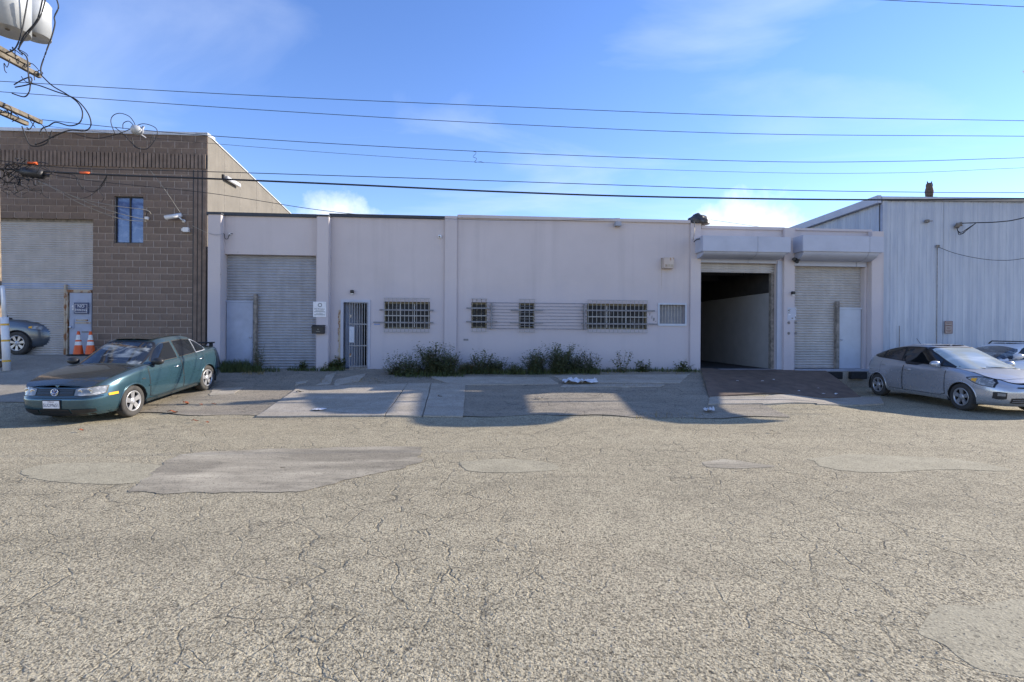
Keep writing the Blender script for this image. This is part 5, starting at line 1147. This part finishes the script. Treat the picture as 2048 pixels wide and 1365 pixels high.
for sg in (1, -1):
    win = [('side_window', [(-.52, 1.045, 1.395), (-.2, 1.03, 1.415), (.0, 1.02, 1.40), (.25, 1.01, 1.31), (.50, 1.0, 1.20), (.68, .995, 1.12)]), ('side_window', [(-1.22, 1.085, 1.30), (-.9, 1.07, 1.37), (-.58, 1.05, 1.395)]), ('quarter_window', [(-1.60, 1.13, 1.18), (-1.45, 1.105, 1.235), (-1.27, 1.09, 1.285)]), ('quarter_window', [(.74, 1.0, 1.09), (.86, .995, 1.05), (.98, .99, 1.01)])]
    C.pside([(-1.66, 1.12, 1.17), (-1.45, 1.085, 1.26), (-1.0, 1.06, 1.37), (-.4, 1.02, 1.425), (0, 1.0, 1.42), (.35, .985, 1.295), (.7, .972, 1.135), (1.06, .965, .99)], sg, .004, 8, True).build('window_seal', 'black', pr)
    for nm, st in win: C.pside(st, sg, .009, 6, True).build(nm, 'carglass', pr)
    dooredge(C, pr, [(-.38, .30, .985), (.2, .30, .955), (.72, .30, .945), (.92, .34, .94)], sg, 'silver', -.22, .83, 'silver')
    dooredge(C, pr, [(-1.26, .66, 1.03), (-1.12, .56, 1.025), (-.97, .40, 1.02), (-.85, .30, 1.01), (-.41, .30, .988)], sg, 'silver', -1.10, .90, 'silver')
    C.pside([(-.95, .205, .285), (0, .20, .275), (.98, .205, .28)], sg, .016, 3).build('sill', 'silver', pr)
    for wx in S2['wx']: well(pr, wx, .31, .345, .85, sg); archlip(C, pr, wx, .31, .345, sg, 'silver'); wheel(pr, wx, sg * .745, .31, .315, sg, 5, (.030, .050), .205)
    mirror(pr, .72, sg * .80, 1.03, sg, 'silver')
    o = C.pside([(1.50, .75, .77), (1.70, .66, .80), (1.88, .62, .765), (1.99, .605, .70)], sg, .010, 5).build('headlight', 'lamp', pr)
    C.pside([(1.46, .755, .785), (1.70, .645, .815), (1.90, .605, .78), (2.02, .59, .70)], sg, .005, 5).build('headlight_surround', 'black', o)
    C.pside([(1.58, .72, .765), (1.68, .69, .775)], sg, .013, 3, sub=4).build('turn_signal', 'amber', o)
    C.pfront([(sg * .55, .36, .50), (sg * .64, .345, .51), (sg * .70, .36, .50)], .010, 4).build('fog_lamp', 'black', pr); C.pfront([(sg * .57, .42, .48), (sg * .66, .42, .485)], .014, 3).build('fog_lens', 'lamp', pr)
    C.pside([(-2.09, .80, 1.0), (-2.0, .80, 1.03), (-1.93, .84, 1.02)], sg, .008, 4).build('tail_light', 'redlens', pr)
C.pfront([(-.48, .27, .38), (0, .26, .40), (.48, .27, .38)], .010, 4).build('lower_intake', 'black', pr)
for z in (.30, .34): C.pfront([(-.46, z - .004, z + .004), (0, z - .004, z + .004), (.46, z - .004, z + .004)], .016, 1).build('intake_bar', 'trim', pr)
C.pfront([(-.36, .60, .625), (0, .585, .625), (.36, .60, .625)], .010, 3).build('upper_grille', 'black', pr)
C.pfront([(-.78, .20, .235), (0, .20, .24), (.78, .20, .235)], .008, 2).build('bumper_lip', 'trim', pr)
MB().tube([(-.85, 0, 1.45), (-1.02, 0, 1.63)], .006, 5).build('aerial', 'black', pr)
MB().tube([(C.gfront(.5, .97) + .02, .5, .975), (C.gfront(-.2, .985) + .02, -.2, 1.0)], .008, 5).build('wiper', 'black', pr); MB().tube([(C.gfront(-.25, .97) + .02, -.25, .975), (C.gfront(-.65, 1.0) + .02, -.65, 1.0)], .008, 5).build('wiper', 'black', pr)
oe = MB().lathe([(0, 0), (.06, .004), (.05, .012), (0, .014)], 20, (C.front(0, .69) + .004, 0, .675), 'X').build('emblem', 'chrome', pr)

# ---- slate SUV on the driveway (mostly beyond the frame) and white wagon behind the hatchback
def wagon(t, paintm, S, spokes, style, rails):
    C = Car(S); C.body().build('body', paintm, t)
    r0 = S['roofz']
    C.pfront([(-.72, 1.07, 1.12), (-.62, 1.06, r0 - .18), (0, 1.05, r0 - .1), (.62, 1.06, r0 - .18), (.72, 1.07, 1.12)], .007, 8, True).build('windscreen', 'wshield', t)
    for sg in (1, -1):
        for st in ([(-.16, 1.09, r0 - .13), (.15, 1.085, r0 - .15), (.42, 1.08, r0 - .30), (.72, 1.08, 1.16)], [(-1.0, 1.11, r0 - .15), (-.6, 1.10, r0 - .13), (-.24, 1.09, r0 - .13)], [(-1.62, 1.15, r0 - .27), (-1.3, 1.12, r0 - .19), (-1.07, 1.11, r0 - .15)]): C.pside(st, sg, .008, 6, True).build('side_window', 'carglass', t)
        C.pside([(-1.68, 1.13, r0 - .26), (-1.2, 1.10, r0 - .13), (-.4, 1.075, r0 - .10), (.2, 1.065, r0 - .13), (.5, 1.06, r0 - .30), (.80, 1.06, 1.13)], sg, .004, 6, True).build('window_seal', 'black', t)
        dooredge(C, t, [(-.20, .36, 1.05), (.4, .36, 1.045), (.82, .40, 1.04)], sg, paintm, -.05, .92, paintm); dooredge(C, t, [(-1.10, .72, 1.06), (-.95, .55, 1.06), (-.8, .36, 1.055), (-.23, .36, 1.05)], sg, paintm, -.98, .95, paintm)
        for wx in S['wx']: well(t, wx, S['wz'], S['arch'], .87, sg); archlip(C, t, wx, S['wz'], S['arch'], sg, 'black' if paintm == 'suvgrey' else paintm); wheel(t, wx, sg * .78, S['wz'], S['wz'] + .012, sg, spokes, style, .232, .22)
        mirror(t, .74, sg * .83, 1.16, sg, paintm)
        C.pside([(1.66, .80, .86), (1.80, .77, .875), (1.95, .74, .84)], sg, .010, 4).build('headlight', 'lamp', t); C.pside([(1.64, .80, .85), (1.72, .79, .862)], sg, .014, 3).build('side_marker', 'amber', t)
        if rails: MB().tube([(.0, sg * .58, r0 - .05), (-.1, sg * .58, r0 + .03), (-1.3, sg * .58, r0 + .01), (-1.4, sg * .58, r0 - .06)], .02, 6).build('roof_rail', 'black', t)
    C.pfront([(-.45, .55, .74), (0, .54, .76), (.45, .55, .74)], .01, 4).build('grille', 'black', t)
S3 = dict(n=4.6, ng=6, zb=.24, crown=.05, roofz=1.66,
  front=[(.24, 2.06), (.34, 2.17), (.5, 2.22), (.7, 2.20), (.85, 2.08), (1.1, 1.9)], rear=[(.24, 2.05), (.4, 2.17), (.7, 2.2), (1.1, 2.12)],
  width=[(.24, .82), (.36, .87), (.6, .90), (.8, .90), (.95, .875), (1.15, .83)], top=[(2.3, .78), (2.0, .90), (1.6, .98), (1.1, 1.05), (0, 1.06), (-1.2, 1.09), (-2.2, 1.10)],
  g0=.98, gf=[(.96, 1.30), (1.06, 1.12), (1.25, .80), (1.45, .46), (1.56, .22), (1.66, -.05)], gr=[(.96, -2.12), (1.1, -2.08), (1.3, -1.95), (1.5, -1.78), (1.6, -1.6), (1.66, -1.4)],
  gw=[(.96, .84), (1.1, .80), (1.3, .72), (1.5, .645), (1.66, .56)], roof=[(.5, 1.56), (0, 1.63), (-.6, 1.64), (-1.3, 1.60), (-2.0, 1.52)], arch=.385, wx=(1.33, -1.33), wz=.345)
u, z = BR.px(36, 714)
sf = ground(36, 711); suv = car_root('parked_suv', 'slate grey SUV on the concrete driveway by the white roller door', (sf.x, sf.y + .78), 0, 2.66, 0.05, .02)
wagon(suv, 'suvgrey', S3, 7, (.02, .045), False)
S4 = dict(S3); S4.update(roofz=1.52, g0=.94, roof=[(.5, 1.42), (0, 1.49), (-.6, 1.50), (-1.3, 1.47), (-2.0, 1.40)], gf=[(.92, 1.45), (1.02, 1.20), (1.2, .82), (1.36, .46), (1.45, .22), (1.52, -.05)], gr=[(.92, -2.12), (1.1, -2.06), (1.3, -1.9), (1.45, -1.7), (1.52, -1.4)], gw=[(.92, .84), (1.1, .78), (1.3, .70), (1.42, .64), (1.52, .56)], top=[(2.3, .72), (2.0, .84), (1.6, .93), (1.1, 1.01), (0, 1.03), (-1.2, 1.06), (-2.2, 1.08)])
wc = car_root('parked_wagon', 'white wagon with roof rails parked beyond the silver hatchback', (12.9, 14.6), 0, 2.66, R(183), .02)
wagon(wc, 'whitecar', S4, 6, (.025, .045), True)

# ================================================================== WEEDS, LITTER, STONES
def weed(px, py, h, spread, n, label, dense=1.0, mat='leafdark', seed=0, leaf=.085):
    random.seed(seed + int(px)); p = ground(px, py); t = thing('weed', label, 'plant', p, 0, 'weeds along the pink wall'); st = MB(); lf = MB()
    for k in range(n):
        a = random.uniform(0, 2 * math.pi); hh = h * random.uniform(.5, 1.15); dx, dy = math.cos(a) * spread * 1.25 * random.uniform(.1, 1), math.sin(a) * min(spread, .28) * random.uniform(.1, 1)
        P = cat([(dx * .25, dy * .25, -.02), (dx * .55, dy * .55, hh * .4), (dx * .85, dy * .8, hh * .75), (dx * 1.05, dy * .9, hh)], 4); st.tube(P, .006, 4, False, [.008 * (1 - .7 * i / len(P)) for i in range(len(P))])
        for i, q in enumerate(P):
            f = i / len(P)
            for j in range(int((4.6 if f < .75 else 2.6) * dense)):
                b = random.uniform(0, 2 * math.pi); el = random.uniform(-.2, .9); L_ = leaf * random.uniform(.6, 1.5) * (1.15 - .5 * f); d = Vector((math.cos(b) * math.cos(el), math.sin(b) * math.cos(el), math.sin(el))); s_ = d.cross(Vector((0, 0, 1))).normalized() * L_ * .28; o_ = q + Vector((random.uniform(-.03, .03), random.uniform(-.03, .03), random.uniform(-.03, .03)))
                # twig offset
                o_ = o_ + d * random.uniform(0, .09 * dense); lf.add([o_, o_ + d * L_ * .5 + s_, o_ + d * L_ - Vector((0, 0, L_ * .2)), o_ + d * L_ * .5 - s_], [(0, 1, 2, 3)])
    st.build('stems', 'stem', t); lf.build('leaves', mat, t); return t
weed(812, 752, .62, .45, 22, 'leafy dark weed under the barred window nearest the security door', 1.3, seed=1)
weed(868, 750, .80, .48, 40, 'tallest dense dark weed clump against the pink wall joint', 1.7, seed=2); weed(898, 752, .55, .35, 24, 'bushy dark weed just right of the pink wall joint', 1.6, seed=3)
weed(965, 748, .60, .32, 18, 'weed below the rust-stained narrow window', 1.2, seed=4); weed(990, 748, .42, .34, 16, 'low weed right of the rust-stained narrow window', 1.2, seed=5)
weed(1068, 748, .66, .42, 30, 'broad weed under the horizontal rods', 1.5, seed=6); weed(1118, 748, .82, .42, 40, 'tall dense weed left of the wide barred window', 1.7, seed=7); weed(1150, 747, .55, .32, 22, 'dense weed at the corner of the wide barred window', 1.5, seed=14)
weed(1185, 747, .68, .34, 14, 'airy tall weed under the wide barred window', .7, seed=8, mat='leafgreen'); weed(1245, 746, .62, .28, 8, 'thin stalky weed under the wide barred window', .5, seed=9, mat='leafgreen')
weed(1285, 745, .32, .22, 10, 'small weed below the dark digits', .8, seed=10, mat='leafgreen'); weed(1365, 744, .34, .25, 9, 'small weed beside the open bay', .7, seed=11, mat='leafgreen')
for k_ in range(9): weed(790 + k_ * 47, 750 - k_ * .4, .30, .34, 14, 'low scrubby weed filling the gaps between the taller weeds', 1.3, seed=50 + k_, mat='leafdark', leaf=.06)
weed(519, 742, .85, .16, 9, 'tall weed growing beside the wicket door post', 1.0, seed=12, mat='leafgreen', leaf=.06); weed(606, 741, .28, .14, 8, 'small weed below the galvanised roller door', .8, seed=13, mat='leafgreen')
weed(676, 740, .38, .16, 12, 'creeping weed at the peeled door jamb', 1.0, seed=15, mat='leafgreen'); weed(654, 741, .24, .16, 10, 'low weed at the foot of the sign pilaster', .9, seed=16, mat='leafgreen')
def grass(segs, label, seed):
    random.seed(seed); m = MB()
    for px0, px1, py, n, h, depth in segs:
        for k in range(n):
            px = random.uniform(px0, px1); p = ground(px, py + random.uniform(-depth, depth)); a = random.uniform(0, 6.28); hh = h * random.uniform(.3, 1.1); d = Vector((math.cos(a), math.sin(a), 0)) * hh * random.uniform(.1, .9); s_ = Vector((-math.sin(a), math.cos(a), 0)) * .007
            m.add([p - s_, p + s_, p + d * .5 + Vector((0, 0, hh * .7)) + s_ * .7, p + d + Vector((0, 0, hh)), p + d * .5 + Vector((0, 0, hh * .7)) - s_ * .7], [(0, 1, 2, 3, 4)])
    return m
tag(grass([(438, 520, 744, 900, .26, 3), (438, 500, 741, 600, .34, 2), (500, 560, 744, 260, .16, 3), (575, 665, 742, 350, .14, 2), (640, 690, 742, 260, .18, 2)], '', 1).build('grass', 'leafgreen'), 'green grass tufts along the foot of the galvanised roller door', 'grass', kind='stuff')
tag(grass([(790, 930, 753, 500, .2, 4), (930, 1020, 748, 500, .22, 3), (1020, 1200, 748, 900, .22, 3), (1160, 1400, 744, 900, .15, 2.0)], '', 2).build('grass', 'leafgreen'), 'grass and low ground cover along the foot of the pink wall', 'grass', kind='stuff')
tag(grass([(920, 950, 744, 500, .28, 3), (480, 530, 748, 120, .1, 4), (1100, 1400, 749, 160, .08, 3), (700, 760, 762, 90, .06, 5), (640, 680, 765, 70, .06, 6), (1270, 1420, 833, 120, .05, 6), (1180, 1340, 773, 140, .06, 2)], '', 3).build('dry_grass', 'dry'), 'dry straw-coloured tufts among the weeds and in the pavement joints', 'grass', kind='stuff')
# litter
def rag(px, py, w2, d2, h, label, seed, mat='paper', rz=0):
    random.seed(seed); p = ground(px, py); P = []
    for i in range(13):
        P.append([((i / 12 - .5) * w2 + .02 * mn.noise(Vector((i, j, seed))), (j / 8 - .5) * d2 * (.5 + .6 * math.sin(math.pi * (i + 1) / 14)) + .05 * mn.noise(Vector((i * .5, seed, j))), .045 + h * abs(mn.noise(Vector((i * .45, j * .5, seed * 1.7)))) * 1.6) for j in range(9)])
    o = MB().grid(P).build('litter', mat, org=(0, 0, 0)); o.location = p; o.rotation_euler = (0, 0, rz); tag(o, label, 'litter'); return o
rag(1160, 768, .95, .5, .12, 'crumpled white cloth lying on the apron before the weeds', 4, rz=.25)
rag(639, 823, .25, .26, .02, 'flat white paper sheet on the concrete slab', 6); rag(1418, 826, .2, .2, .08, 'small white scrap at the foot of the ramp strip', 8)
random.seed(31)
for k, (px, py, s) in enumerate(((371, 810, 1.0), (345, 828, .9), (402, 813, .5), (428, 812, .5), (390, 846, .6), (415, 849, .4), (162, 865, .5), (600, 787, .9), (880, 796, .7), (1080, 799, .7), (1545, 867, .4))):
    p = ground(px, py); m = MB(); P = []
    for i in range(7):
        w2 = .05 * s * math.sin(math.pi * (i + .3) / 7) + .004; P.append([((i / 6 - .5) * .2 * s, (j - 1) * w2, .04 + .02 * s * abs(j - 1) + .02 * s * math.sin(i)) for j in range(3)])
    o = m.grid(P).build('fallen_leaf', 'deadleaf' if k < 7 else 'stone'); o.location = p; o.rotation_euler = (random.uniform(-.2, .2), 0, random.uniform(-.6, .6)); tag(o, 'curled dead leaf lying on the street or apron', 'leaf', 'fallen dead leaves')
for k, (px, py) in enumerate(((1530, 762), (1553, 759), (1648, 780), (1672, 786), (1668, 793), (1640, 774), (1480, 765), (1600, 783))):
    g = ground(px, py); t_ = (px - 1400) / 320
    # scraps resting on the ramp surface
    best = min((p for r in rows for p in r), key=lambda p: 0) if False else None
    k_, e_ = lev(px, py); bp = None; bd_ = 9e9
    for i in range(nr + 1) if False else range(len(rp.v)):
        v = Vector(rp.v[i]) if i < (nr + 1) * 13 else None
        if v is None: break
        d_ = abs(v.x / v.y - k_) + abs((v.z - CAMZ) / v.y - e_)
        if d_ < bd_: bd_ = d_; bp = v
    o = MB().add([(-.04, -.025, .0), (.035, -.03, .01), (.05, .02, .004), (-.03, .03, .012), (0, 0, .018)], [(0, 1, 4), (1, 2, 4), (2, 3, 4), (3, 0, 4)]).build('paper_scrap', 'paper'); o.location = bp + Vector((random.uniform(-.1, .1), random.uniform(-.1, .1), .012)); o.rotation_euler = (-.18, 0, k); tag(o, 'small white paper scrap on the brown steel ramp', 'litter', 'paper scraps on the ramp')
# loose gravel over the near street
random.seed(77); gv = MB()
for k in range(3000):
    Y = 2.3 + 9.5 * random.random() ** 1.6; X = random.uniform(-1.05, 1.05) * Y; s = random.choice((.003, .004, .005, .006, .008)) * (1 + Y * .05); z = G(X, Y)
    r = [random.uniform(.6, 1.3) * s for _ in range(5)]; a = random.uniform(0, 6.28)
    gv.add([(X + r[0] * math.cos(a), Y + r[0] * math.sin(a), z), (X + r[1] * math.cos(a + 2.1), Y + r[1] * math.sin(a + 2.1), z), (X + r[2] * math.cos(a + 4.2), Y + r[2] * math.sin(a + 4.2), z), (X + r[3] * .2, Y + r[3] * .2, z + r[4] * .8)], [(0, 1, 3), (1, 2, 3), (2, 0, 3)])
tag(gv.build('gravel', 'stone'), 'loose gravel grains scattered over the street', 'gravel', kind='stuff')
